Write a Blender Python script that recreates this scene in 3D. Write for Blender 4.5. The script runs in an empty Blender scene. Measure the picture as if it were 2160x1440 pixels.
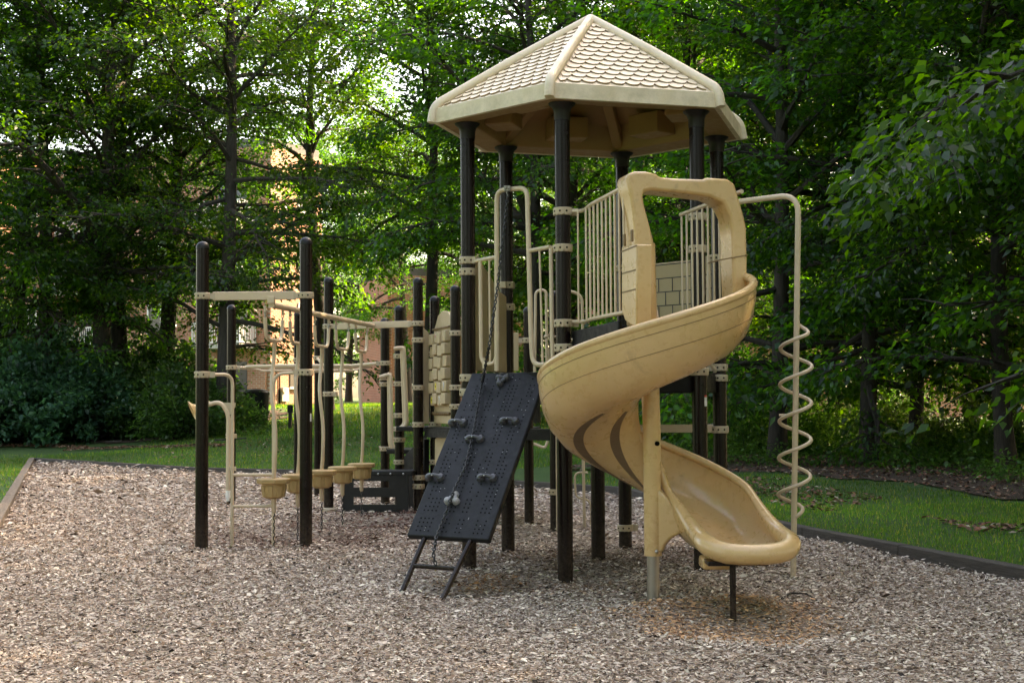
import bpy, math, random
import numpy as np
from mathutils import Vector, Matrix
R = math.radians
random.seed(7)
scene = bpy.context.scene
COL = scene.collection

# ------------------------------------------------------------------ camera, sky, sun, exposure
W, H, F = 2160.0, 1440.0, 2917.0
PITCH, ROLL, CAMZ = 0.0439, -0.0058, 1.4094
fw = Vector((0, math.cos(PITCH), math.sin(PITCH)))
u0 = Vector((0, -math.sin(PITCH), math.cos(PITCH)))
r0 = Vector((1, 0, 0))
rt = r0 * math.cos(ROLL) + u0 * math.sin(ROLL)
up = -r0 * math.sin(ROLL) + u0 * math.cos(ROLL)
CAM = Vector((0, 0, CAMZ))
cd = bpy.data.cameras.new('camera')
cam = bpy.data.objects.new('camera', cd)
COL.objects.link(cam)
m = Matrix((rt, up, -fw)).transposed().to_4x4()
m.translation = CAM
cam.matrix_world = m
cd.sensor_width = 36
cd.lens = F / W * 36
cd.clip_end = 2000
scene.camera = cam

SUN_EL, SUN_AZ = R(42), R(31)          # azimuth measured from +X (right) towards +Y (away)
sdir = Vector((math.cos(SUN_EL) * math.cos(SUN_AZ), math.cos(SUN_EL) * math.sin(SUN_AZ), math.sin(SUN_EL)))
world = bpy.data.worlds.new('World')
scene.world = world
world.use_nodes = True
nt = world.node_tree
nt.nodes.clear()
sky = nt.nodes.new('ShaderNodeTexSky')
sky.sky_type = 'NISHITA'
sky.sun_disc = False
sky.sun_elevation = SUN_EL
sky.sun_rotation = math.pi / 2 - SUN_AZ
sky.air_density = 1.0
sky.dust_density = 3.5
sky.ozone_density = 0.6
bg = nt.nodes.new('ShaderNodeBackground')
bg.inputs['Strength'].default_value = 0.15
wo = nt.nodes.new('ShaderNodeOutputWorld')
nt.links.new(sky.outputs[0], bg.inputs[0])
nt.links.new(bg.outputs[0], wo.inputs[0])
sl = bpy.data.lights.new('sun', 'SUN')
sl.energy = 3.9
sl.angle = R(0.5)
sl.color = (1.0, 0.86, 0.66)
so = bpy.data.objects.new('sun', sl)
COL.objects.link(so)
so.rotation_euler = (-sdir).to_track_quat('-Z', 'Y').to_euler()
vs = scene.view_settings
vs.view_transform = 'Standard'
vs.look = 'None'
vs.gamma = 1
vs.exposure = 2.78
try:
    vs.use_white_balance = True
    vs.white_balance_temperature = 8700
    vs.white_balance_tint = 14
except Exception:
    pass
scene.cycles.max_bounces = 8
scene.cycles.transparent_max_bounces = 4
scene.cycles.transmission_bounces = 4
scene.cycles.diffuse_bounces = 4
scene.cycles.glossy_bounces = 3

# ------------------------------------------------------------------ helpers
def P(px, py, Y):
    """the world point at depth Y that the photograph shows at px, py"""
    r = fw + rt * ((px - W / 2) / F) - up * ((py - H / 2) / F)
    return CAM + r * (Y / r.y)

def PL(px, py, org, n):
    r = fw + rt * ((px - W / 2) / F) - up * ((py - H / 2) / F)
    return CAM + r * ((Vector(org) - CAM).dot(n) / r.dot(n))

def tag(o, label=None, cat=None, group=None, kind=None):
    if label: o['label'] = label
    if cat: o['category'] = cat
    if group: o['group'] = group
    if kind: o['kind'] = kind
    return o

def thing(name, label, cat, loc=(0, 0, 0), rz=0.0, group=None):
    o = bpy.data.objects.new(name, None)
    COL.objects.link(o)
    o.location = loc
    o.rotation_euler = (0, 0, rz)
    o.empty_display_size = 0.2
    return tag(o, label, cat, group)

def V(p):
    return Vector(p)

class MB:
    def __init__(self):
        self.v = []; self.f = []; self.mi = []; self.cur = 0; self.extra = []
    def use(self, mat):
        """faces added from here on carry this further material of the same part"""
        self.extra.append(mat); self.cur = len(self.extra)
    def add(self, vs_, fs):
        b = len(self.v); self.mi += [self.cur] * len(fs)
        self.v += [tuple(q) for q in vs_]
        self.f += [tuple(i + b for i in f) for f in fs]
    def box(self, c, s, rz=0, mat=None):
        M = mat or Matrix.Rotation(rz, 3, 'Z')
        c = V(c); hx, hy, hz = s[0] / 2, s[1] / 2, s[2] / 2
        vs_ = [c + M @ V((x * hx, y * hy, z * hz)) for z in (-1, 1) for y in (-1, 1) for x in (-1, 1)]
        self.add(vs_, [(0, 2, 3, 1), (4, 5, 7, 6), (0, 1, 5, 4), (2, 6, 7, 3), (0, 4, 6, 2), (1, 3, 7, 5)])
    def beam(self, a, b, w, h):
        """rectangular bar from a to b, w across and h high"""
        a, b = V(a), V(b); d = b - a; L = d.length; d.normalize()
        s = d.cross(V((0, 0, 1)));
        if s.length < 1e-4: s = V((1, 0, 0))
        s.normalize(); t = s.cross(d)
        M = Matrix((d, s, t)).transposed()
        self.box((a + b) / 2, (L, w, h), mat=M)
    def tube(self, pts, r, seg=12, closed=False, cap=True):
        pts = [V(p) for p in pts]; n = len(pts)
        rad = r if isinstance(r, (list, tuple)) else [r] * n
        t0 = (pts[1] - pts[0]).normalized()
        ref = V((0, 0, 1)) if abs(t0.z) < .9 else V((1, 0, 0))
        nrm = t0.cross(ref).normalized()
        rings = []; prev = t0
        for i in range(n):
            if closed: t = (pts[(i + 1) % n] - pts[i - 1]).normalized()
            elif i == 0: t = t0
            elif i == n - 1: t = (pts[i] - pts[i - 1]).normalized()
            else: t = ((pts[i + 1] - pts[i]).normalized() + (pts[i] - pts[i - 1]).normalized()).normalized()
            q = prev.rotation_difference(t); nrm = (q @ nrm); nrm = (nrm - t * nrm.dot(t)).normalized(); prev = t
            bn = t.cross(nrm)
            rings.append([pts[i] + (nrm * math.cos(a) + bn * math.sin(a)) * rad[i] for a in [2 * math.pi * k / seg for k in range(seg)]])
        vs_ = [p for rg in rings for p in rg]; fs = []
        for i in range(n if closed else n - 1):
            j = (i + 1) % n
            for k in range(seg):
                k2 = (k + 1) % seg
                fs.append((i * seg + k, i * seg + k2, j * seg + k2, j * seg + k))
        if cap and not closed:
            fs.append(tuple(range(seg - 1, -1, -1))); fs.append(tuple((n - 1) * seg + k for k in range(seg)))
        self.add(vs_, fs)
    def cyl(self, a, b, r, seg=16):
        self.tube([a, b], r, seg)
    def lathe(self, c, prof, seg=20, M=None):
        c = V(c); vs_ = []; fs = []; n = len(prof)
        for (r, z) in prof:
            for k in range(seg):
                a = 2 * math.pi * k / seg
                p = V((r * math.cos(a), r * math.sin(a), z))
                vs_.append(c + (M @ p if M else p))
        for i in range(n - 1):
            for k in range(seg):
                k2 = (k + 1) % seg
                fs.append((i * seg + k, i * seg + k2, (i + 1) * seg + k2, (i + 1) * seg + k))
        fs.append(tuple(range(seg - 1, -1, -1))); fs.append(tuple((n - 1) * seg + k for k in range(seg)))
        self.add(vs_, fs)
    def prism(self, poly, ext):
        """poly: 3-D points of a planar outline, ext: extrusion vector"""
        n = len(poly); ext = V(ext)
        vs_ = [V(p) for p in poly] + [V(p) + ext for p in poly]
        fs = [tuple(range(n)), tuple(range(2 * n - 1, n - 1, -1))]
        for i in range(n):
            j = (i + 1) % n; fs.append((j, i, n + i, n + j))
        self.add(vs_, fs)
    def ball(self, c, r, seg=12):
        rings = [(max(1e-4, r * math.sin(math.pi * i / 8)), -r * math.cos(math.pi * i / 8)) for i in range(9)]
        self.lathe(c, rings, seg)
    def mesh(self, name, mat, smooth=40):
        me = bpy.data.meshes.new(name)
        me.from_pydata(self.v, [], self.f); me.update()
        if mat: me.materials.append(mat)
        if self.extra:
            for x in self.extra: me.materials.append(x)
            me.polygons.foreach_set('material_index', self.mi)
        if smooth:
            me.polygons.foreach_set('use_smooth', [True] * len(me.polygons))
            me.set_sharp_from_angle(angle=R(smooth))
        return me
    def build(self, name, mat, parent=None, bevel=0, smooth=40, recalc=True):
        me = self.mesh(name, mat, smooth)
        if recalc:
            import bmesh
            bm = bmesh.new(); bm.from_mesh(me)
            bmesh.ops.recalc_face_normals(bm, faces=bm.faces); bm.to_mesh(me); bm.free()
            if smooth: me.set_sharp_from_angle(angle=R(smooth))
        o = bpy.data.objects.new(name, me); COL.objects.link(o)
        if parent is not None:
            o.parent = parent
            # every builder works in world coordinates unless its thing stands at the origin
            o.matrix_parent_inverse = world_inv(parent)
        if bevel:
            b = o.modifiers.new('bevel', 'BEVEL'); b.width = bevel; b.segments = 3; b.limit_method = 'ANGLE'; b.angle_limit = R(35)
            b.harden_normals = False
        return o

def world_inv(o):
    M = Matrix.Identity(4); chain = []
    q = o
    while q is not None:
        chain.append(q); q = q.parent
    for q in reversed(chain):
        M = M @ q.matrix_parent_inverse @ Matrix.LocRotScale(q.location, q.rotation_euler, q.scale)
    return M.inverted()

def fillet(pts, rad, n=6):
    pts = [V(p) for p in pts]; out = [pts[0]]
    for i in range(1, len(pts) - 1):
        a, b, c = pts[i - 1], pts[i], pts[i + 1]
        d1 = (a - b); d2 = (c - b)
        r_ = min(rad, d1.length * .49, d2.length * .49)
        p1 = b + d1.normalized() * r_; p2 = b + d2.normalized() * r_
        for k in range(n + 1):
            t = k / n; out.append(p1 * (1 - t) ** 2 + b * 2 * t * (1 - t) + p2 * t ** 2)
    out.append(pts[-1]); return out

def lerp(a, b, t): return a + (b - a) * t

# ------------------------------------------------------------------ materials
def nodes_mat(name):
    mt = bpy.data.materials.new(name); mt.use_nodes = True
    n = mt.node_tree; b = n.nodes['Principled BSDF']
    return mt, n, b

def mixcol(n, fac, a, b, blend='MIX'):
    x = n.nodes.new('ShaderNodeMix'); x.data_type = 'RGBA'; x.blend_type = blend
    for sock, val in ((x.inputs[0], fac), (x.inputs[6], a), (x.inputs[7], b)):
        if hasattr(val, 'is_linked') or hasattr(val, 'links'): n.links.new(val, sock)
        elif isinstance(val, (int, float)): sock.default_value = val
        else: sock.default_value = (*val, 1)
    return x.outputs[2]

def noise(n, scale, detail=4, rough=.6, coord='Object', dist=0, sc=(1, 1, 1)):
    tc = n.nodes.new('ShaderNodeTexCoord'); mp = n.nodes.new('ShaderNodeMapping'); mp.inputs['Scale'].default_value = sc
    tx = n.nodes.new('ShaderNodeTexNoise'); tx.inputs['Scale'].default_value = scale
    tx.inputs['Detail'].default_value = detail; tx.inputs['Roughness'].default_value = rough; tx.inputs['Distortion'].default_value = dist
    n.links.new(tc.outputs[coord], mp.inputs[0]); n.links.new(mp.outputs[0], tx.inputs['Vector'])
    return tx.outputs['Fac']

def ramp(n, fac, stops):
    r = n.nodes.new('ShaderNodeValToRGB'); e = r.color_ramp.elements
    while len(e) < len(stops): e.new(.5)
    for k, (p, c) in enumerate(stops):
        e[k].position = p; e[k].color = (*c, 1) if not isinstance(c, (int, float)) else (c, c, c, 1)
    n.links.new(fac, r.inputs[0]); return r.outputs[0]

def bump(n, b, h, strength=.2, dist=.01):
    x = n.nodes.new('ShaderNodeBump'); x.inputs['Strength'].default_value = strength; x.inputs['Distance'].default_value = dist
    n.links.new(h, x.inputs['Height']); n.links.new(x.outputs[0], b.inputs['Normal'])

def plastic(name, col, rough=.38, stain=(.35, .3, .2), samt=.35, sscale=3.0, fine=.06, metallic=0, spec=.5, sm=0, coat=0, bmp=.03):
    mt, n, b = nodes_mat(name)
    f1 = ramp(n, noise(n, sscale, 6, .7, dist=.6), [(.45, 0.0), (.75, 1.0)])
    mul = n.nodes.new('ShaderNodeMath'); mul.operation = 'MULTIPLY'; mul.inputs[1].default_value = samt
    n.links.new(f1, mul.inputs[0])
    c = mixcol(n, mul.outputs[0], col, tuple(col[i] * stain[i] / max(stain) * .8 for i in range(3)))
    if sm:
        f2 = ramp(n, noise(n, sm, 9, .78, dist=1.2), [(.57, 0.0), (.72, .6)])
        c = mixcol(n, f2, c, tuple(x * .38 for x in col))
    c2 = mixcol(n, noise(n, 90, 3, .6), c, tuple(x * (1 + fine * 4) for x in col))
    c3 = mixcol(n, .25, c, c2)
    n.links.new(c3, b.inputs['Base Color'])
    r_ = ramp(n, noise(n, 14, 5, .65), [(.3, rough * .8), (.7, min(1, rough * 1.35))])
    n.links.new(r_, b.inputs['Roughness']); b.inputs['Metallic'].default_value = metallic; b.inputs['Specular IOR Level'].default_value = spec
    b.inputs['Coat Weight'].default_value = coat; b.inputs['Coat Roughness'].default_value = .12
    
    if bmp: bump(n, b, noise(n, 160, 2, .5), bmp, .002)
    return mt

TAN = plastic('tan_plastic', (.60, .385, .18), .28, samt=.5, sscale=2.2, sm=2.6, coat=.5)
ROOF = plastic('roof_plastic', (.76, .63, .47), .42, samt=.5, sscale=3.5, sm=2.0)
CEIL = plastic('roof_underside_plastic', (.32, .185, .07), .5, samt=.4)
PIPE = plastic('beige_pipe_paint', (.60, .465, .32), .32, samt=.2)
CLAMP = plastic('beige_clamp_casting', (.50, .40, .28), .45, samt=.45, sscale=12)
PANEL = plastic('beige_panel_plastic', (.50, .375, .225), .45, samt=.35)
BROWN = plastic('dark_brown_paint', (.0085, .0045, .0042), .22, samt=.5, sscale=6, spec=.22, fine=0, bmp=0)
CAPM = plastic('post_cap_plastic', (.012, .010, .012), .35, spec=.3)
BLACK = plastic('black_plastic', (.0135, .0138, .0148), .45, stain=(.5, .5, .5), samt=.5, spec=.18)
BLACK2 = plastic('black_coated_deck', (.007, .0065, .007), .5, spec=.2)
STEEL = plastic('galvanised_steel', (.32, .30, .27), .35, samt=.5, sscale=9, metallic=.85)
BOLT = plastic('bolt_steel', (.5, .5, .5), .3, metallic=1)
HOLD = plastic('grey_hold', (.055, .055, .06), .3, stain=(.3, .3, .3), samt=.6)
HOLDW = plastic('silver_worn_hold', (.30, .30, .31), .35, samt=.8, sscale=20)
DARK = plastic('dark_recess', (.003, .003, .003), .9, spec=.05)
SEAM = plastic('moulded_seam', (.20, .12, .05), .6)
RIB = plastic('brown_strip', (.16, .10, .055), .5)
WHITE = plastic('white_paint', (.75, .74, .70), .5)
CHAIN = plastic('coated_chain', (.012, .012, .013), .35)

def overlay(mt, fac, col):
    """mix a further colour over a material's base colour"""
    n = mt.node_tree; b = n.nodes['Principled BSDF']; src = b.inputs['Base Color'].links[0].from_socket
    c = mixcol(n, fac, src, col); n.links.new(c, b.inputs['Base Color'])
def height_fac(mt, z0, z1, sc, lo, hi):
    n = mt.node_tree; tc = n.nodes.new('ShaderNodeTexCoord'); sp = n.nodes.new('ShaderNodeSeparateXYZ'); n.links.new(tc.outputs['Object'], sp.inputs[0])
    mr = n.nodes.new('ShaderNodeMapRange'); mr.inputs[1].default_value = z0; mr.inputs[2].default_value = z1; mr.inputs[3].default_value = 1; mr.inputs[4].default_value = 0
    n.links.new(sp.outputs[2], mr.inputs[0])
    nz = ramp(n, noise(n, sc, 6, .75), [(lo, 0.0), (hi, 1.0)]); m_ = n.nodes.new('ShaderNodeMath'); m_.operation = 'MULTIPLY'
    n.links.new(mr.outputs[0], m_.inputs[0]); n.links.new(nz, m_.inputs[1]); return m_.outputs[0]
# splashed dust near the ground on the dark posts, scuffs on the black boards, chipped specks of paint
overlay(BROWN, height_fac(BROWN, 0, .45, 30, .35, .75), (.07, .052, .038))
overlay(BROWN, ramp(BROWN.node_tree, noise(BROWN.node_tree, 60, 2, .5), [(.76, 0.0), (.78, 1.0)]), (.08, .07, .065))
overlay(BLACK, ramp(BLACK.node_tree, noise(BLACK.node_tree, 6, 9, .8, dist=1.5), [(.52, 0.0), (.75, .4)]), (.045, .042, .038))
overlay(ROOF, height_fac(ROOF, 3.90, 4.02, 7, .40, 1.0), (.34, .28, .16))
overlay(PIPE, height_fac(PIPE, 0, .5, 18, .3, .9), (.22, .16, .11))

def bark(name, a, b_, sc=(1, 1, .15)):
    mt, n, b = nodes_mat(name)
    nz = noise(n, 14, 8, .7, sc=sc, dist=.8)
    n.links.new(ramp(n, nz, [(.3, a), (.7, b_)]), b.inputs['Base Color'])
    b.inputs['Roughness'].default_value = .9
    bump(n, b, nz, .6, .03)
    return mt
BARK = bark('bark', (.016, .012, .009), (.058, .046, .036))
SCALE_EDGE = plastic('shingle_edge_brown', (.30, .21, .12), .7)  # browner colour for the lower edges of the scalloped shingles
WOOD = bark('weathered_timber', (.035, .029, .024), (.10, .082, .066), (.25, 3, 3))
WOODL = bark('sunlit_weathered_timber', (.10, .078, .058), (.24, .19, .15), (.25, 3, 3))  # weathered timber; sunlight along the left edge is put into its paler colour

def attr_mat(name, rough=.6, translucent=0.0, tcol=(1, 1, 1), spec=.5, hue=0.0):
    mt, n, b = nodes_mat(name)
    a = n.nodes.new('ShaderNodeAttribute'); a.attribute_name = 'col'
    colr = a.outputs['Color']
    if hue:
        oi = n.nodes.new('ShaderNodeObjectInfo')
        mr = n.nodes.new('ShaderNodeMapRange'); mr.inputs[3].default_value = .5 - hue; mr.inputs[4].default_value = .5 + hue * .6
        n.links.new(oi.outputs['Random'], mr.inputs[0])
        hs = n.nodes.new('ShaderNodeHueSaturation'); n.links.new(mr.outputs[0], hs.inputs['Hue'])
        m2 = n.nodes.new('ShaderNodeMapRange'); m2.inputs[3].default_value = .75; m2.inputs[4].default_value = 1.25
        n.links.new(oi.outputs['Random'], m2.inputs[0]); n.links.new(m2.outputs[0], hs.inputs['Value'])
        n.links.new(colr, hs.inputs['Color']); colr = hs.outputs[0]
    n.links.new(colr, b.inputs['Base Color'])
    b.inputs['Roughness'].default_value = rough
    b.inputs['Specular IOR Level'].default_value = spec
    if translucent:
        tr = n.nodes.new('ShaderNodeBsdfTranslucent')
        c = mixcol(n, 1.0, colr, tcol, 'MULTIPLY')
        n.links.new(c, tr.inputs[0])
        mx = n.nodes.new('ShaderNodeMixShader'); mx.inputs[0].default_value = translucent
        out = n.nodes['Material Output']
        n.links.new(b.outputs[0], mx.inputs[1]); n.links.new(tr.outputs[0], mx.inputs[2]); n.links.new(mx.outputs[0], out.inputs[0])
    return mt
LEAF = attr_mat('tree_leaf', .36, .5, (7.5, 6.0, .7), .5, hue=.02)
SHRUB = attr_mat('shrub_leaf', .45, .35, (4.5, 4.2, 2.0), .45, hue=.01)
GRASSB = attr_mat('grass_blade', .55, .4, (3.2, 3.0, 1.2), .3)
CHIPM = attr_mat('wood_chip', .8, 0, spec=.25)
LITTER = attr_mat('fallen_leaf', .75, 0, spec=.2)

def brick_mat(name, c1, c2, mortar):
    mt, n, b = nodes_mat(name)
    tc = n.nodes.new('ShaderNodeTexCoord'); sp = n.nodes.new('ShaderNodeSeparateXYZ'); cb = n.nodes.new('ShaderNodeCombineXYZ')
    n.links.new(tc.outputs['Object'], sp.inputs[0]); n.links.new(sp.outputs[0], cb.inputs[0]); n.links.new(sp.outputs[2], cb.inputs[1])
    br = n.nodes.new('ShaderNodeTexBrick'); n.links.new(cb.outputs[0], br.inputs['Vector'])
    br.inputs['Color1'].default_value = (*c1, 1); br.inputs['Color2'].default_value = (*c2, 1); br.inputs['Mortar'].default_value = (*mortar, 1)
    br.inputs['Scale'].default_value = 1.0; br.inputs['Brick Width'].default_value = .30; br.inputs['Row Height'].default_value = .10
    br.inputs['Mortar Size'].default_value = .012
    c = mixcol(n, ramp(n, noise(n, .6, 5, .7), [(.35, 0.0), (.7, .6)]), br.outputs[0], tuple(x * .6 for x in c1))
    n.links.new(c, b.inputs['Base Color']); b.inputs['Roughness'].default_value = .85
    bump(n, b, br.outputs['Fac'], -.4, .01)
    return mt
BRICK = brick_mat('red_brick', (.42, .17, .09), (.33, .125, .065), (.46, .38, .30))
GLASS = plastic('window_glass', (.03, .035, .04), .08)
ROOFING = plastic('grey_shingle_roofing', (.09, .085, .08), .9)
SLAB = plastic('pale_concrete', (.42, .39, .34), .8)

# ------------------------------------------------------------------ the ground
PAD = [(-12.03, 34.8), (-6.42, 28.85), (-1.91, 26.36), (0.0, 23.5), (1.61, 21.6), (3.0, 14.5), (4.0, 10.9), (5.6, 5.5), (6.2, -3.0), (-3.8, -3.0), (-3.0, 7.0), (-5.75, 15.6)]

def in_poly(x, y, poly):
    c = np.zeros(x.shape, bool); n = len(poly)
    for i in range(n):
        x1, y1 = poly[i]; x2, y2 = poly[(i + 1) % n]
        if y1 == y2: continue
        hit = ((y1 > y) != (y2 > y)) & (x < (x2 - x1) * (y - y1) / (y2 - y1) + x1)
        c ^= hit
    return c

def zt(x, y):
    x = np.asarray(x, float); y = np.asarray(y, float)
    yb = np.interp(x, [-12, -6.4, -1.9, 0, 1.6, 4, 8], [35.2, 29.4, 27.0, 24.1, 22.4, 26, 30])
    t = np.clip(y - yb, 0, None)
    rise = np.where(t < 22, t * .055, 1.21 + (np.minimum(t, 200) - 22) * .006)
    side = np.clip((8 - x) / 8, .25, 1)
    return .06 + rise * side

def grid_noise(x, y, s, seed=0):
    """cheap smooth value noise for placing things"""
    rs = np.random.RandomState(seed); T = rs.rand(64, 64)
    u, v = x * s, y * s; i = np.floor(u).astype(int); j = np.floor(v).astype(int); a = u - i; b = v - j
    a = a * a * (3 - 2 * a); b = b * b * (3 - 2 * b)
    g = lambda p, q: T[p % 64, q % 64]
    return (g(i, j) * (1 - a) + g(i + 1, j) * a) * (1 - b) + (g(i, j + 1) * (1 - a) + g(i + 1, j + 1) * a) * b

def mulch_z(x, y):
    z = (grid_noise(x, y, .7, 3) - .5) * .06 + (grid_noise(x, y, 2.3, 4) - .5) * .025 - .012
    # hollows kicked out below the slide and the pods, with low heaps round them
    for cx, cy, r, d in ((1.5, 8.75, .62, .10), (-.3, 10.6, .45, .05), (-2.2, 15.0, .7, .05), (-1.95, 16.4, .6, .05), (.4, 11.0, .5, .035), (-1.2, 16.9, .5, -.05)):
        q = ((x - cx) ** 2 + (y - cy) ** 2) / (r * r)
        z = z - d * np.exp(-q * 1.6) + d * .35 * np.exp(-(np.sqrt(q) - 1.5) ** 2 * 6)
    return z

def ground_mats():
    mt, n, b = nodes_mat('lawn_turf')
    c = ramp(n, noise(n, .5, 8, .7), [(.3, (.025, .070, .010)), (.55, (.045, .115, .014)), (.75, (.085, .14, .025))])
    c = mixcol(n, ramp(n, noise(n, 30, 6, .8), [(.4, 0.0), (.7, .7)]), c, (.015, .03, .008))
    n.links.new(c, b.inputs['Base Color']); b.inputs['Roughness'].default_value = .9
    bump(n, b, noise(n, 60, 4, .8), .8, .04)
    lawn = mt
    mt, n, b = nodes_mat('mulch_bed')
    tc = n.nodes.new('ShaderNodeTexCoord'); vo = n.nodes.new('ShaderNodeTexVoronoi'); vo.inputs['Scale'].default_value = 34
    mp = n.nodes.new('ShaderNodeMapping'); mp.inputs['Scale'].default_value = (1, 1.9, 1)
    n.links.new(tc.outputs['Object'], mp.inputs[0]); n.links.new(mp.outputs[0], vo.inputs['Vector'])
    sp = n.nodes.new('ShaderNodeSeparateColor'); n.links.new(vo.outputs['Color'], sp.inputs[0])
    c = ramp(n, sp.outputs[0], [(0, (.035, .024, .018)), (.35, (.19, .13, .095)), (.65, (.36, .27, .20)), (1, (.52, .42, .34))])
    n.links.new(c, b.inputs['Base Color']); b.inputs['Roughness'].default_value = .9
    bump(n, b, sp.outputs[1], 1.0, .03)
    mulch = mt
    mt, n, b = nodes_mat('forest_floor_soil')
    c = ramp(n, noise(n, 7, 8, .8), [(.3, (.022, .013, .008)), (.55, (.075, .04, .024)), (.75, (.15, .085, .05))])
    n.links.new(c, b.inputs['Base Color']); b.inputs['Roughness'].default_value = .95
    bump(n, b, noise(n, 40, 5, .8), .9, .04)
    return lawn, mulch, mt
LAWN, MULCH, SOIL = ground_mats()

def offset_poly(poly, d):
    out = []; n = len(poly)
    for i in range(n):
        a, b, c = V(poly[i - 1]), V(poly[i]), V(poly[(i + 1) % n])
        e1 = (b - a).normalized(); e2 = (c - b).normalized()
        n1 = V((-e1.y, e1.x)); n2 = V((-e2.y, e2.x)); q = (n1 + n2).normalized()
        out.append(b + q * d / max(.4, q.dot(n1)))
    return out

def build_ground():
    # PAD runs clockwise, so +offset is outwards
    subdiv = []
    n = len(PAD); out0 = offset_poly(PAD, .075)
    for i in range(n):
        a, b = out0[i], out0[(i + 1) % n]
        k = max(1, int((b - a).length / 1.5))
        for j in range(k): subdiv.append(a.lerp(b, j / k))
    c = V((-1.5, 14.0))
    rings = [0, .8, 2, 4, 7, 11, 16, 22, 30, 40, 60, 100, 200, 500]
    verts = []
    for d in rings:
        for q in subdiv:
            e = (q - c).normalized(); p = q + e * d
            verts.append((p.x, p.y, float(zt(p.x, p.y)) if d < 500 else -6))
    m_ = len(subdiv); fs = []
    for r_ in range(len(rings) - 1):
        for k in range(m_):
            k2 = (k + 1) % m_
            fs.append((r_ * m_ + k, (r_ + 1) * m_ + k, (r_ + 1) * m_ + k2, r_ * m_ + k2))
    mb = MB(); mb.add(verts, fs)
    tag(mb.build('lawn', LAWN, smooth=80), kind='structure')
    mb = MB()
    pts = [(q.x, q.y) for q in offset_poly(PAD, .12)]
    # gently uneven mulch sheet
    xs = np.arange(-13, 7.01, .2); ys = np.arange(-3.2, 35.3, .2)
    X, Y = np.meshgrid(xs, ys); Z = mulch_z(X, Y)
    idx = np.arange(X.size).reshape(X.shape)
    ins = in_poly(X.ravel(), Y.ravel(), pts).reshape(X.shape)
    fs = []
    for i in range(X.shape[0] - 1):
        for j in range(X.shape[1] - 1):
            if ins[i, j] or ins[i + 1, j] or ins[i, j + 1] or ins[i + 1, j + 1]:
                fs.append((idx[i, j], idx[i, j + 1], idx[i + 1, j + 1], idx[i + 1, j]))
    # drop the fringe below the lawn sheet
    Z = np.where(ins, Z, -.25)
    mb.add(np.stack([X.ravel(), Y.ravel(), Z.ravel()], 1).tolist(), [tuple(int(q) for q in f) for f in fs])
    o = mb.build('mulch_bed', MULCH, smooth=80)
    tag(o, kind='structure')
build_ground()



# forest floor: bare soil under the trees on the right, behind and on the left
def patch(name, poly, lift=.012, step=.5):
    arr = np.array(poly); xs = np.arange(arr[:, 0].min(), arr[:, 0].max() + step, step); ys = np.arange(arr[:, 1].min(), arr[:, 1].max() + step, step)
    X, Y = np.meshgrid(xs, ys)
    Xj = X + (grid_noise(X, Y, .9, 5) - .5) * 1.2; Yj = Y + (grid_noise(X, Y, .9, 6) - .5) * 1.2
    ins = in_poly(Xj.ravel(), Yj.ravel(), poly).reshape(X.shape)
    idx = np.arange(X.size).reshape(X.shape); fs = []
    for i in range(X.shape[0] - 1):
        for j in range(X.shape[1] - 1):
            if ins[i, j] and ins[i + 1, j] and ins[i, j + 1] and ins[i + 1, j + 1]:
                fs.append((idx[i, j], idx[i, j + 1], idx[i + 1, j + 1], idx[i + 1, j]))
    mb = MB(); Z = zt(X, Y) + lift + .012
    mb.add(np.stack([X.ravel(), Y.ravel(), Z.ravel()], 1).tolist(), [tuple(int(q) for q in f) for f in fs])
    me_o = mb.build(name, SOIL, smooth=80)
    tag(me_o, kind='structure')
FLOOR_R = [(1.2, 25.0), (3.3, 26.5), (4.6, 25.5), (6.4, 21.5), (6.6, 17), (9, 12), (14, 4), (30, 0), (30, 44), (6, 44), (1, 33)]
FLOOR_L = [(-30, 40.0), (-16, 39.9), (-13, 39.4), (-9.8, 38.4), (-8.6, 38.4), (-9, 39.8), (-7.6, 41.2), (-7.4, 48), (-9, 52), (-30, 54)]
patch('forest_floor', FLOOR_R); patch('shrub_bed', FLOOR_L)

def scatter(name, mat, X, Y, Z, yaw, pitch_, roll_, L, Wd, cols, lift=None, tri=False, parent=None, curve=0):
    """one mesh of many small quads (or blades)"""
    N = len(X)
    cy, sy = np.cos(yaw), np.sin(yaw); cp, sp = np.cos(pitch_), np.sin(pitch_); cr, sr = np.cos(roll_), np.sin(roll_)
    ax = np.stack([cy * cp, sy * cp, sp], 1)
    s = np.stack([-sy, cy, 0 * cy], 1); nrm = np.cross(ax, s)
    s2 = s * cr[:, None] + nrm * sr[:, None]
    c = np.stack([X, Y, Z], 1)
    h = (L / 2)[:, None] * ax; w = (Wd / 2)[:, None] * s2
    n2 = np.cross(ax, s2)
    if tri:
        base = c; tip = c + 2 * h
        vv = np.stack([base - w, base + w, tip], 1); k = 3
    else:
        vv = np.stack([c - h, c - w + h * .15 + n2 * (Wd * curve)[:, None] if curve else c - w + h * .15, c + h, c + w + h * .15 + n2 * (Wd * curve)[:, None] if curve else c + w + h * .15], 1); k = 4
    return quads_obj(name, mat, vv.reshape(-1, 3), k, np.repeat(cols, k, 0), parent)

def quads_obj(name, mat, verts, k, cols, parent=None):
    me = quads_mesh(name, mat, verts, k, cols)
    o = bpy.data.objects.new(name, me); COL.objects.link(o)
    if parent is not None: o.parent = parent
    return o

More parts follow.
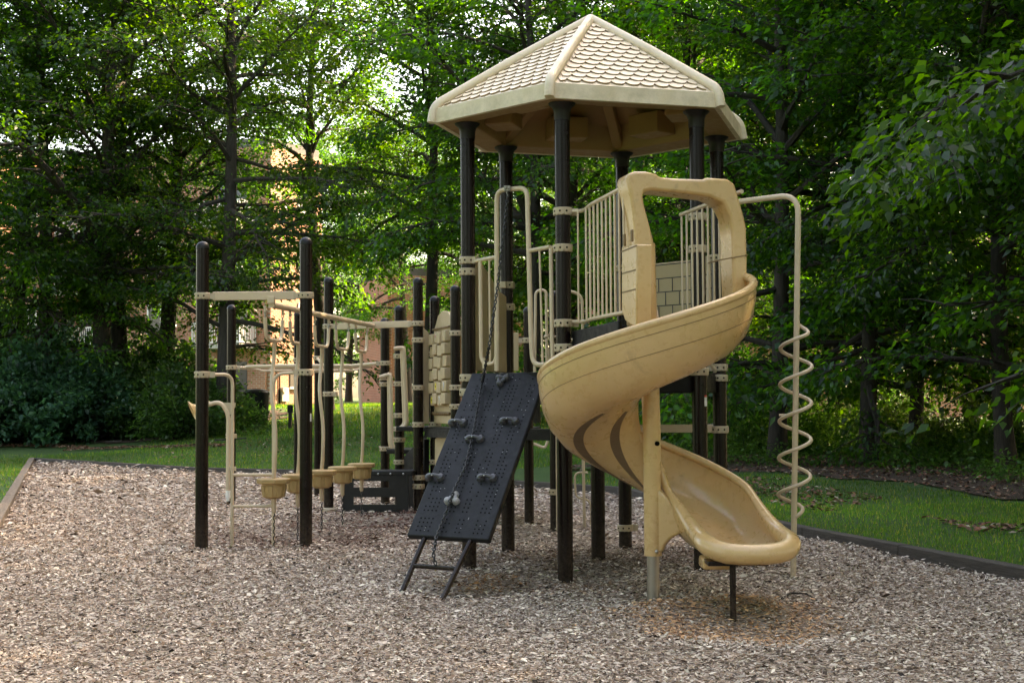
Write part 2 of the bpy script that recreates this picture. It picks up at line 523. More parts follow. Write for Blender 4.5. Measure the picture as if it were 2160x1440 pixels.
def quads_mesh(name, mat, verts, k, cols):
    N = len(verts) // k
    me = bpy.data.meshes.new(name)
    me.vertices.add(N * k); me.vertices.foreach_set('co', verts.astype(np.float32).ravel())
    me.loops.add(N * k); me.loops.foreach_set('vertex_index', np.arange(N * k, dtype=np.int32))
    me.polygons.add(N); me.polygons.foreach_set('loop_start', np.arange(0, N * k, k, dtype=np.int32))
    try: me.polygons.foreach_set('loop_total', np.full(N, k, dtype=np.int32))
    except Exception: pass
    me.update(calc_edges=True)
    at = me.color_attributes.new('col', 'FLOAT_COLOR', 'POINT')
    c4 = np.ones((N * k, 4), np.float32); c4[:, :3] = cols
    at.data.foreach_set('color', c4.ravel())
    me.materials.append(mat)
    return me

def build_chips():
    rs = np.random.RandomState(11)
    parts = []
    # (y0, y1, count per m2, scale)
    for y0, y1, den, sc in ((5.5, 10, 5600, .66), (10, 14, 3600, .78), (14, 20, 1400, 1.05), (20, 34.8, 380, 1.6)):
        xw = (y1 * .40 + .8); area = 2 * xw * (y1 - y0); n = int(area * den)
        x = rs.uniform(-xw, xw, n); y = rs.uniform(y0, y1, n)
        k = in_poly(x, y, PAD) & (np.abs(x) < y * .39 + .7); x = x[k]; y = y[k]; n = len(x)
        L = rs.gamma(6, .0058, n) * sc; Wd = L * rs.uniform(.22, .5, n)
        parts.append((x, y, L, Wd))
    x, y, L, Wd = [np.concatenate(a) for a in zip(*parts)]; n = len(x)
    dep = grid_noise(x, y, 1.6, 21)
    z = mulch_z(x, y) + rs.uniform(.002, .024, n) * (L / .035)
    t = rs.rand(n)
    grey = np.array([.60, .49, .41]); pale = np.array([.86, .73, .60]); brown = np.array([.36, .25, .18]); dark = np.array([.07, .046, .034])
    cols = np.where((t < .42)[:, None], grey, np.where((t < .60)[:, None], pale, np.where((t < .85)[:, None], brown, dark)))
    cols = cols * rs.uniform(.66, 1.16, n)[:, None]
    # freshly turned, browner chips where feet land
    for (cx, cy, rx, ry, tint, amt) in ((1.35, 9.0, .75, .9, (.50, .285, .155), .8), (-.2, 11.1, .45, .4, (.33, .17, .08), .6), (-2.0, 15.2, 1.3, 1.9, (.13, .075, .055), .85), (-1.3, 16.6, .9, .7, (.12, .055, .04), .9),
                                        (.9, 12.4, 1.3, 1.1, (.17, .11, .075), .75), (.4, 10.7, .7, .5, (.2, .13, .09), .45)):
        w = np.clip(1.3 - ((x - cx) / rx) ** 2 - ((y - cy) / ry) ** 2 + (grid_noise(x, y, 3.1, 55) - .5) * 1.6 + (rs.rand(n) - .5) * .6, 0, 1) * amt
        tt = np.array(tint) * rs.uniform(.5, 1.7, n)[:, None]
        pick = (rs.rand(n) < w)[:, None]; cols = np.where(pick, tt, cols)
    # dark cones and bigger flakes lying here and there
    big = rs.rand(n) < .0012; L = np.where(big, rs.uniform(.03, .045, n), L); Wd = np.where(big, L * .8, Wd); cols = np.where(big[:, None], np.array([.022, .016, .013]), cols); z = np.where(big, z + .012, z)
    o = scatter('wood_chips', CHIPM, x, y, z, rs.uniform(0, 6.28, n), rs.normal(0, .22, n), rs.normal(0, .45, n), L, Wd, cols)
    tag(o, 'loose grey brown wood chips covering the playground bed', 'wood chips', kind='stuff')
build_chips()

def build_grass():
    rs = np.random.RandomState(5)
    parts = []
    for (x0, x1, y0, y1, den, hs) in ((2.5, 9, 9, 18, 1500, 1.0), (1, 12, 18, 28, 420, 1.3), (-18, -4.8, 12, 26, 220, 1.4), (-18, 2.5, 26, 36, 520, 1.35), (-10, 6, 36, 52, 260, 1.8), (-12, 6, 52, 64, 90, 2.4)):
        n = int((x1 - x0) * (y1 - y0) * den)
        x = rs.uniform(x0, x1, n); y = rs.uniform(y0, y1, n)
        k = ~in_poly(x, y, [(q.x, q.y) for q in offset_poly(PAD, .17)]) & (np.abs(x) < y * .39 + .8)
        x, y = x[k], y[k]
        jx = x + (grid_noise(x, y, .9, 5) - .5) * 1.2; jy = y + (grid_noise(x, y, .9, 6) - .5) * 1.2
        fl = in_poly(jx, jy, FLOOR_R) | in_poly(jx, jy, FLOOR_L)
        k = (~fl | (rs.rand(len(x)) < .05)) & (rs.rand(len(x)) < .35 + 1.2 * grid_noise(x, y, 1.1, 9))
        x, y = x[k], y[k]
        parts.append((x, y, rs.uniform(.022, .065, len(x)) * hs, np.full(len(x), .007) * hs ** 1.5))
    x, y, L, Wd = [np.concatenate(a) for a in zip(*parts)]; n = len(x)
    base = np.array([.070, .165, .018]); yel = np.array([.22, .22, .05]); dk = np.array([.034, .105, .013])
    t = rs.rand(n)[:, None]; g = grid_noise(x, y, .5, 2)[:, None]
    cols = base * (1 - t) + dk * t; cols = np.where((rs.rand(n) < .13)[:, None], yel, cols) * (.5 + 1.0 * g) * rs.uniform(.6, 1.5, n)[:, None]
    o = scatter('grass', GRASSB, x, y, zt(x, y) - .005, rs.uniform(0, 6.28, n), rs.normal(1.2, .28, n), rs.normal(0, .5, n), L, Wd, cols, tri=True)
    tag(o, 'short green lawn grass around the wood chip bed', 'grass', kind='stuff')
build_grass()

def build_litter():
    rs = np.random.RandomState(8)
    X = []; Y = []
    def add(poly, n, prob=None):
        a = np.array(poly); x = rs.uniform(a[:, 0].min(), a[:, 0].max(), n); y = rs.uniform(a[:, 1].min(), a[:, 1].max(), n)
        k = in_poly(x + (grid_noise(x, y, .9, 5) - .5) * 1.2, y + (grid_noise(x, y, .9, 6) - .5) * 1.2, poly) & (np.abs(x) < y * .40 + 1)
        X.append(x[k]); Y.append(y[k])
    add(FLOOR_R, 60000)
    add([(-17, 39.7), (-12, 38.4), (-7.5, 35.4), (-7.3, 34.7), (-12.3, 37.5), (-17, 38.6)], 16000)
    add([(4.6, 15.6), (6.2, 14.0), (7.5, 10.5), (6.3, 10.4), (5.2, 13.2)], 2600)
    add([(2.4, 24), (4, 24), (5, 19), (4.2, 16.5), (3.4, 18), (3, 21)], 1400)
    add([(-9, 37.5), (2, 36), (2, 31), (-9, 31.5)], 900)
    x = np.concatenate(X); y = np.concatenate(Y); n = len(x)
    L = rs.uniform(.05, .10, n); Wd = L * rs.uniform(.45, .7, n)
    base = np.array([.23, .13, .085]); red = np.array([.26, .10, .06]); pale = np.array([.42, .33, .24]); dk = np.array([.07, .04, .028])
    t = rs.rand(n)[:, None]
    cols = np.where(t < .4, base, np.where(t < .62, red, np.where(t < .74, pale, dk))) * rs.uniform(.6, 1.3, n)[:, None]
    o = scatter('leaf_litter', LITTER, x, y, zt(x, y) + .035 + rs.uniform(0, .02, n), rs.uniform(0, 6.28, n), rs.normal(0, .25, n), rs.normal(0, .35, n), L, Wd, cols, curve=.15)
    tag(o, 'brown fallen leaves lying under the trees and on the lawn edge', 'leaf litter', kind='stuff')
build_litter()

# ------------------------------------------------------------------ timber border
def build_border():
    runs = [(11, 0, 4, 'weathered timber with a sunlit patch, along the left edge'), (0, 1, 4, 'dark timber at the back left of the chip bed'), (1, 2, 2, 'dark timber behind the hanging pod steps'),
            (2, 3, 2, 'timber behind the black climbing wall'), (3, 4, 1, 'timber seen between the tower posts'), (4, 5, 3, 'timber running behind the slide and the corkscrew pole'),
            (5, 6, 2, 'dark timber along the right lawn'), (6, 7, 2, 'timber leaving the picture at the lower right')]
    o3 = offset_poly(PAD, .08)
    posn = {2: ['farther', 'nearer'], 1: ['']}
    for (i, j, k, lab) in runs:
        a, b = o3[i], o3[j]
        for q in range(k):
            p1 = a.lerp(b, q / k); p2 = a.lerp(b, (q + 1) / k); d = (p2 - p1).normalized()
            L = (p2 - p1).length - .012
            mb = MB(); mb.box((0, 0, 0), (L, .135, .20))
            mid = (p1 + p2) / 2
            o = mb.build('border_timber', WOODL if i == 11 else WOOD, bevel=.008)
            o.location = (mid.x, mid.y, -.012 + random.uniform(-.004, .004)); o.rotation_euler = (random.uniform(-.01, .01), 0, math.atan2(d.y, d.x))
            which = '' if k == 1 else ', piece %s' % ['nearest the far corner', 'second', 'third', 'last'][q] if k > 2 else (', far piece' if q == 0 else ', near piece')
            if i == 11: which = ', ' + ['piece cut by the picture edge', 'second piece from the picture edge', 'piece with the sunlit patch', 'piece ending in the far corner'][q]
            tag(o, (lab if i != 11 else 'weathered timber along the left edge of the bed') + which, 'timber', 'timbers edging the wood chip bed')
build_border()
# ------------------------------------------------------------------ play equipment
PR = .0635
def post(parent, x, y, top, clamps=(), r=PR, flare=False, mat=None, lug=None, tilt=None):
    mb = MB(); mb.cyl((x, y, -.3), (x, y, top - (0 if flare else .045)), r, 24)
    p = mb.build('post', BROWN, parent)
    mb = MB()
    if flare: mb.lathe((x, y, 0), [(r + .004, top - .14), (r + .006, top - .07), (r + .018, top - .035), (r + .045, top - .012), (r + .05, top)], 24)
    else: mb.lathe((x, y, 0), [(r + .003, top - .055), (r + .003, top - .035)] + [((r + .001) * math.cos(a), top - .035 + r * .85 * math.sin(a)) for a in [i * math.pi / 14 for i in range(1, 8)]], 24)
    mb.build('post_cap', CAPM, p)
    for cz in clamps:
        ang = lug
        if isinstance(cz, tuple): cz, ang = cz
        clamp(p, x, y, cz, r, ang)
    return p

def clamp(p, x, y, z, r=PR, ang=None):
    mb = MB(); seg = 48; h = .032; t = .014
    vs_ = []; fs = []
    for k in range(seg):
        a = 2 * math.pi * k / seg; tooth = .008 if (k % 4) < 2 else 0
        for (rr, zz) in ((r + .001, -h), (r + t, -h + tooth), (r + t + .002, -h + .012), (r + t + .002, h - .004), (r + t - .003, h), (r + .001, h)):
            vs_.append((x + rr * math.cos(a), y + rr * math.sin(a), z + zz))
    for k in range(seg):
        k2 = (k + 1) % seg
        for q in range(5): fs.append((k * 6 + q, k2 * 6 + q, k2 * 6 + q + 1, k * 6 + q + 1))
    mb.add(vs_, fs)
    if ang is not None:
        M = Matrix.Rotation(ang, 3, 'Z')
        mb.box(V((x, y, z)) + M @ V((r + .035, 0, 0)), (.05, .05, .058), mat=M)
    mb.use(DARK)
    for da in (-1.9, -1.2, -2.6):
        a = da; d = V((math.cos(a), math.sin(a), 0)); c = V((x, y, z)) + d * (r + t)
        mb.cyl(c, c + d * .0045, .0085, 10)
    return mb.build('clamp', CLAMP, p, smooth=30)

# --- hexagonal tower
HC = V((.7575, 12.4057)); HR = 1.173; HA = -1.8607
def hexp(i, rr=HR, c=HC): a = HA + i * math.pi / 3; return V((c.x + rr * math.cos(a), c.y + rr * math.sin(a)))
A, B, C, D, E_, F_ = [hexp(i) for i in range(6)]
ROOFC = V((.73, 12.4)); RZ = 3.845
DECKZ = 1.66
def rz_(x, y): return RZ - .012 * (x - ROOFC.x)

def build_tower():
    T = thing('play_tower', 'tall six posted play tower under a tan shingled hexagonal roof, behind the spiral slide', 'play tower', (HC.x, HC.y, 0))
    ang = lambda a, b: math.atan2(b.y - a.y, b.x - a.x)
    cl = {0: [(2.965, ang(A, B)), (2.665, ang(A, F_)), (2.05, ang(A, B)), (1.85, ang(A, B))], 1: [2.95, 2.68, (1.655, ang(B, C))],
          2: [(2.72, ang(C, D)), (1.715, ang(C, D)), (1.62, None), (1.15, ang(C, D))], 3: [(2.71, ang(D, C)), (1.7, None), (.185, 0)],
          4: [(2.53, ang(E_, F_)), (2.32, None), (1.66, None)], 5: [(2.655, ang(F_, A)), (2.555, None), (1.625, ang(F_, A)), (1.5, ang(F_, A) + 2)]}
    for i, q in enumerate((A, B, C, D, E_, F_)):
        post(T, q.x, q.y, rz_(q.x, q.y) + .01, cl[i], flare=True)
    post(T, HC.x + .01, HC.y + .14, 1.6)
    # deck
    mb = MB()
    ring = [V((*hexp(i, HR - .03), DECKZ)) for i in range(6)]
    mb.prism([p - V((0, 0, .06)) for p in ring], (0, 0, .06))
    for i in range(6):
        a, b = hexp(i, HR - .045), hexp((i + 1) % 6, HR - .045)
        mb.beam(V((*a, DECKZ - .10)), V((*b, DECKZ - .10)), .035, .15)
    for i in range(3):
        a, b = hexp(i, HR - .08), hexp(i + 3, HR - .08)
        mb.beam(V((*a, DECKZ - .115)), V((*b, DECKZ - .115)), .05, .09 + .002 * i)
    mb.build('deck', BLACK2, T, bevel=.006)
    # ---- roof
    rr = 1.45; apex = V((ROOFC.x, ROOFC.y, P(1250, 40, 12.4).z))
    def rc(i, r_=rr, z=0): q = hexp(i, r_, ROOFC); return V((q.x, q.y, rz_(q.x, q.y) + z))
    FH = .125
    fas = MB(); n = 6
    for i in range(6):
        a0, b0 = rc(i), rc(i + 1); a1, b1 = rc(i, z=FH), rc(i + 1, z=FH)
        ai, bi = rc(i, rr - .05), rc(i + 1, rr - .05); ti, tj = rc(i, rr - .012, FH + .006), rc(i + 1, rr - .012, FH + .006)
        a2, b2 = rc(i, rr - .06, .10), rc(i + 1, rr - .06, .10)
        a3, b3 = rc(i, rr - .05, FH - .005), rc(i + 1, rr - .05, FH - .005)
        fas.add([a0, b0, b1, a1, tj, ti, bi, ai, b3, a3], [(0, 1, 2, 3), (3, 2, 4, 5), (7, 6, 1, 0), (5, 4, 8, 9), (9, 8, 6, 7)])
    roof = fas.build('roof', ROOF, T, recalc=False)
    # base pitch planes + scalloped shingles
    for i in range(6):
        a, b = rc(i, rr - .02, FH), rc(i + 1, rr - .02, FH)
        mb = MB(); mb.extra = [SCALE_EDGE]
        mid = (a + b) / 2; e = (b - a); L = e.length; e.normalize()
        s = (apex - mid); S = s.length; s.normalize(); nn = e.cross(s).normalized()
        if nn.z < 0: nn = -nn
        mb.add([a, b, apex], [(0, 1, 2)])
        rows = 15; rh = (S - .08) / rows; tw = .125
        pt = lambda u, v, h: mid + e * u + s * v + nn * h
        for r_ in range(rows):
            v0 = .035 + r_ * rh; half = L / 2 * (1 - (v0 + rh * .6) / S) - .045
            k0 = int(half / tw) + 2
            for k in range(-k0, k0 + 1):
                u = (k + (.5 if r_ % 2 else 0)) * tw
                lo, hi = max(u - tw / 2, -half), min(u + tw / 2, half)
                if hi - lo < .02: continue
                us = [lo + (hi - lo) * q / 10 for q in range(11)]
                bot = []
                for uu in us:
                    x = (uu - u) / (tw / 2); sag = math.sqrt(max(0, 1 - x * x * .96)) * rh * .62
                    bot.append((uu, v0 + rh * .62 - sag))
                nb = len(bot)
                vs_ = [pt(uu, v, .015) for uu, v in bot] + [pt(uu, v, .001) for uu, v in bot] + [pt(uu, v0 + rh * 1.25, .002) for uu, v in bot]
                fs = []
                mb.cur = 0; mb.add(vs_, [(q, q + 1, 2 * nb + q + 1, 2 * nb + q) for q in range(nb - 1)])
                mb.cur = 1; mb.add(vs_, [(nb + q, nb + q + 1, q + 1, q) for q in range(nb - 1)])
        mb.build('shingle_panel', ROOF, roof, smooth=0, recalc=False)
        # ridge rolls down the hip and over the fascia corner
        c_top = rc(i, rr - .01, FH + .03); out = (rc(i) - V((ROOFC.x, ROOFC.y, rc(i).z))).normalized()
        path = [apex + V((0, 0, .0)), lerp(apex, c_top, .5) + V((0, 0, .012)), c_top, rc(i, rr + .012, FH - .02), rc(i, rr + .015, 0.004)]
        path = [path[0], path[1]] + fillet([path[1], path[2], path[4]], .08, 7)[1:]
        mb = MB(); mb.tube(path, [.042] * len(path), 14); mb.build('hip_ridge', ROOF, roof)
    # joint in the left front ridge, seen as a dark line
    # inner ceiling
    mb = MB(); az = apex - V((0, 0, .10)); cv = []
    sof = [rc(i, rr - .052, .004) for i in range(6)]; s2 = [rc(i, HR - .04, .02) for i in range(6)]; s3 = [rc(i, HR - .12, .26) for i in range(6)]
    mb.add(sof + s2 + s3 + [az - V((0, 0, .12))], [(i, (i + 1) % 6, 6 + (i + 1) % 6, 6 + i) for i in range(6)] + [(6 + i, 6 + (i + 1) % 6, 12 + (i + 1) % 6, 12 + i) for i in range(6)] + [(12 + i, 12 + (i + 1) % 6, 18) for i in range(6)])
    # moulded pockets and ribs under the roof
    for i in range(6):
        a = (rc(i, HR - .10, .03) + rc(i + 1, HR - .10, .03)) / 2
        d = V((ROOFC.x, ROOFC.y, a.z)) - a; d.normalize()
        mb.box(a + d * .10 + V((0, 0, .15)), (.36, .26, .20), rz=math.atan2(d.y, d.x) + math.pi / 2)
        q = rc(i, HR - .02, .02); qi = rc(i, .5, .55)
        mb.beam(q + V((0, 0, .06)), qi, .10, .10)
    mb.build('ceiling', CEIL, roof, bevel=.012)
    # ---- front guard: arched entry rails between F and A, on the climbing wall side
    def FA(px, py, off=.03):
        nrm = V((F_.y - A.y, A.x - F_.x, 0)).normalized()
        return PL(px, py, V((A.x, A.y, 1)) + V((-.73, -.69, 0)) * off, nrm)
    mb = MB()
    arch = fillet([FA(1048, 782), FA(1048, 402), FA(1112, 396), FA(1120, 700), FA(1124, 770), FA(1163, 768)], .09, 7)
    mb.tube(arch, .021, 12)
    mb.tube(fillet([FA(1048, 542), FA(1003, 551)], .02), .017, 10)
    mb.tube(fillet([FA(1013, 551), FA(1015, 766), FA(1046, 768), FA(1050, 700)], .08, 6), .0175, 10)
    mb.tube([FA(1020, 755), FA(1023, 790)], .016, 10)
    mb.tube(fillet([FA(1117, 529), FA(1160, 521)], .02), .018, 10)
    mb.tube([FA(1162, 523), FA(1166, 775)], .018, 10)
    mb.build('entry_rail', PIPE, T)
    for (a, b) in (((1032, 548), (1034, 766)), ((1138, 527), (1145, 772))):
        mb = MB(); mb.cyl(FA(*a), FA(*b), .009, 8); mb.build('baluster', PIPE, T)
    # panel between F and E (seen from its shaded inside)
    mb = MB(); z0 = DECKZ + .03; dF = V((F_.x, F_.y, 0)); dE = V((E_.x, E_.y, 0)); e = (dE - dF); L = e.length; e.normalize(); nn = V((-e.y, e.x, 0))
    out = [(.07, z0), (L - .07, z0), (L - .07, 2.42), (L * .72, 2.46), (L * .5, 2.58), (L * .3, 2.66), (.07, 2.66)]
    mb.prism([dF + e * u + V((0, 0, z)) - nn * .02 for u, z in out], nn * .04); mb.build('side_panel', PANEL, T, bevel=.01)
    # brick pattern panel between C and D
    dC = V((C.x, C.y, 0)); dD = V((D.x, D.y, 0)); e = (dD - dC); L = e.length; e.normalize(); nn = V((-e.y, e.x, 0))
    if (V((HC.x, HC.y, 0)) - dC).dot(nn) < 0: nn = -nn
    mb = MB(); mb.prism([dC + e * u + V((0, 0, z)) for u, z in ((.075, 1.74), (L - .075, 1.74), (L - .075, 2.73), (.075, 2.73))], nn * -.04)
    bp = mb.build('brick_panel', PANEL, T, bevel=.008)
    mb = MB(); zz = 1.80; k = 0
    while zz < 2.72:
        mb.box(dC + e * (L / 2) + V((0, 0, zz)) + nn * .0015, (L - .16, .005, .008), rz=math.atan2(e.y, e.x))
        if zz + .13 < 2.6:
            for q in range(7):
                u = .12 + q * .17 + (.085 if k % 2 else 0)
                if u < L - .1: mb.box(dC + e * u + V((0, 0, zz + .065)) + nn * .0015, (.007, .004, .118), rz=math.atan2(e.y, e.x))
        zz += .13; k += 1
    mb.build('brick_groove', plastic('blue_black_groove', (.012, .02, .035), .5), bp, smooth=0)
    # crossbars behind the slide
    mb = MB(); mb.beam((B.x - .9, 12.9, 1.16), (C.x - .06, C.y, 1.16), .03, .075); mb.build('cross_bar', PIPE, T, bevel=.006)
    mb = MB(); mb.tube(fillet([V((C.x - .10, C.y - .1, 2.6)), V((C.x - .12, C.y - .12, 1.78)), V((C.x - .04, C.y - .04, 1.68))], .05), .018, 10); mb.build('side_rail', PIPE, T)
    # warning sticker on post B
    s = P(1490, 852, B.y - .05)
    mb = MB(); a0 = -1.05
    for (zc, hh, nm, mt) in ((1.405, .075, 'sticker', WHITE), (1.452, .016, 'sticker_band', plastic('red_print', (.45, .05, .03), .5))):
        mb = MB(); vs_ = []
        for q in range(6):
            a = a0 + q * .11
            for z in (zc - hh / 2, zc + hh / 2): vs_.append((B.x + (PR + .0012 + (.0006 if hh < .03 else 0)) * math.cos(a), B.y + (PR + .0012 + (.0006 if hh < .03 else 0)) * math.sin(a), z))
        mb.add(vs_, [(2 * q, 2 * q + 2, 2 * q + 3, 2 * q + 1) for q in range(5)]); mb.build(nm, mt, T, recalc=False)
    return T
TOWER = build_tower()

# --- frame of the slide landing: origin mid A-B, u outwards, v to the right
M0 = (A + B) / 2; vv = V(((B - A).x, (B - A).y, 0)).normalized(); uu = V((vv.y, -vv.x, 0))
M0 = V((M0.x, M0.y, 0))
def LF(lat, out, z): return M0 + vv * lat + uu * out + V((0, 0, z))
AX = V((1.0, 9.95, 0))          # slide column

def build_landing():
    T = thing('slide_landing', 'small black platform with railings bridging the tower and the slide hood', 'platform', LF(0, .6, 1.7))
    mb = MB(); mb.prism([LF(-.50, .02, 1.93), LF(.46, .02, 1.93), LF(.46, 1.22, 1.93), LF(-.50, 1.22, 1.93)], (0, 0, .035))
    mb.build('deck', BLACK2, T, bevel=.006)
    mb = MB()
    mb.prism([LF(-.50, .05, 1.70), LF(-.50, 1.28, 1.86), LF(-.50, 1.28, 2.0), LF(-.50, .05, 1.985)], vv * -.03)
    mb.build('side_skirt', BLACK2, T, bevel=.01)
    mb = MB(); mb.prism([LF(.47, .05, 1.70), LF(.47, 1.2, 1.86), LF(.47, 1.2, 2.0), LF(.47, .05, 1.985)], vv * .03)
    mb.build('side_skirt', BLACK2, T, bevel=.01)
    for s, l0 in ((-1, -.50), (1, .45)):
        top, bot = 2.965, 2.06
        for zz, dz in ((top, .015), (bot, 0)):
            mb = MB()
            if s < 0: mb.tube(fillet([V((A.x + .06, A.y - .02, zz)), V((A.x + .17, A.y - .05, zz)), LF(l0 + .02, .45, zz), LF(l0 + .03, 1.32, zz + dz)], .12, 6), .0165, 10)
            else: mb.tube([LF(l0 - .02, .02, zz), LF(l0 - .02, 1.32, zz)], .0165, 10)
            mb.build('guard_rail', PIPE, T)
        for k in range(10 if s < 0 else 10):
            o_ = .30 + k * .108 if s < 0 else .04 + k * .118
            mb = MB(); mb.cyl(LF(l0 + (.022 if s < 0 else -.02), o_, bot), LF(l0 + (.022 if s < 0 else -.02), o_, top), .0085, 8); mb.build('baluster', PIPE, T)
    mb = MB(); q = P(1220, 600, 11.1); mb.cyl((q.x, q.y, 2.05), (q.x, q.y, 2.96), .0075, 8); mb.build('baluster', PIPE, T)
build_landing()

# --- spiral slide
def keyed(keys, x):
    for (x0, y0), (x1, y1) in zip(keys, keys[1:]):
        if x <= x1 or (x1, y1) == keys[-1]:
            t = max(0, min(1, (x - x0) / (x1 - x0))); t = t * t * (3 - 2 * t) if False else t
            return y0 + (y1 - y0) * t
RCEN = .42
def axx(z): return -.024 * (z - .7)      # the column leans a touch
def slide_frames():
    fr = []
    phi0, phi1 = 24, -345
    N = 92
    for i in range(N + 1):
        s = i / N; ph = R(phi0 + (phi1 - phi0) * s)
        rad = V((math.cos(ph), math.sin(ph), 0))
        fr.append([AX + rad * RCEN, rad, s])
    ph = R(phi1); rad = V((math.cos(ph), math.sin(ph), 0)); tan = V((math.sin(ph), -math.cos(ph), 0))
    p = AX + rad * RCEN; L = .80; M_ = 18
    for i in range(1, M_ + 1):
        t = i / M_
        a = R(phi1) - R(8) * t
        rd = V((math.cos(a), math.sin(a), 0)); tn = V((math.sin(a), -math.cos(a), 0))
        p = p + tn * (L / M_)
        fr.append([p.copy(), rd, 1 + t * .3])
    return fr
# rim heights read off the slide (s: 0 hood .. 1 end of the turn .. 1.3 lip)
RIMK = [(0, 2.36), (.10, 2.24), (.31, 1.93), (.56, 1.58), (.81, 1.12), (.93, .88), (1.0, .76), (1.1, .63), (1.2, .535), (1.3, .50)]
WALLK = [(0, .46), (.31, .43), (.6, .42), (.8, .40), (1.0, .35), (1.15, .22), (1.3, .115)]
INK = [(0, .20), (.6, .20), (.76, .27), (.84, .38), (.9, .40), (1.0, .36), (1.15, .225), (1.3, .11)]
FLATK = [(0, 0), (.9, 0), (1.1, .8), (1.3, 1)]
def smooth_k(keys, x, w=.05): return (keyed(keys, x - w) + keyed(keys, x) * 2 + keyed(keys, x + w)) / 4

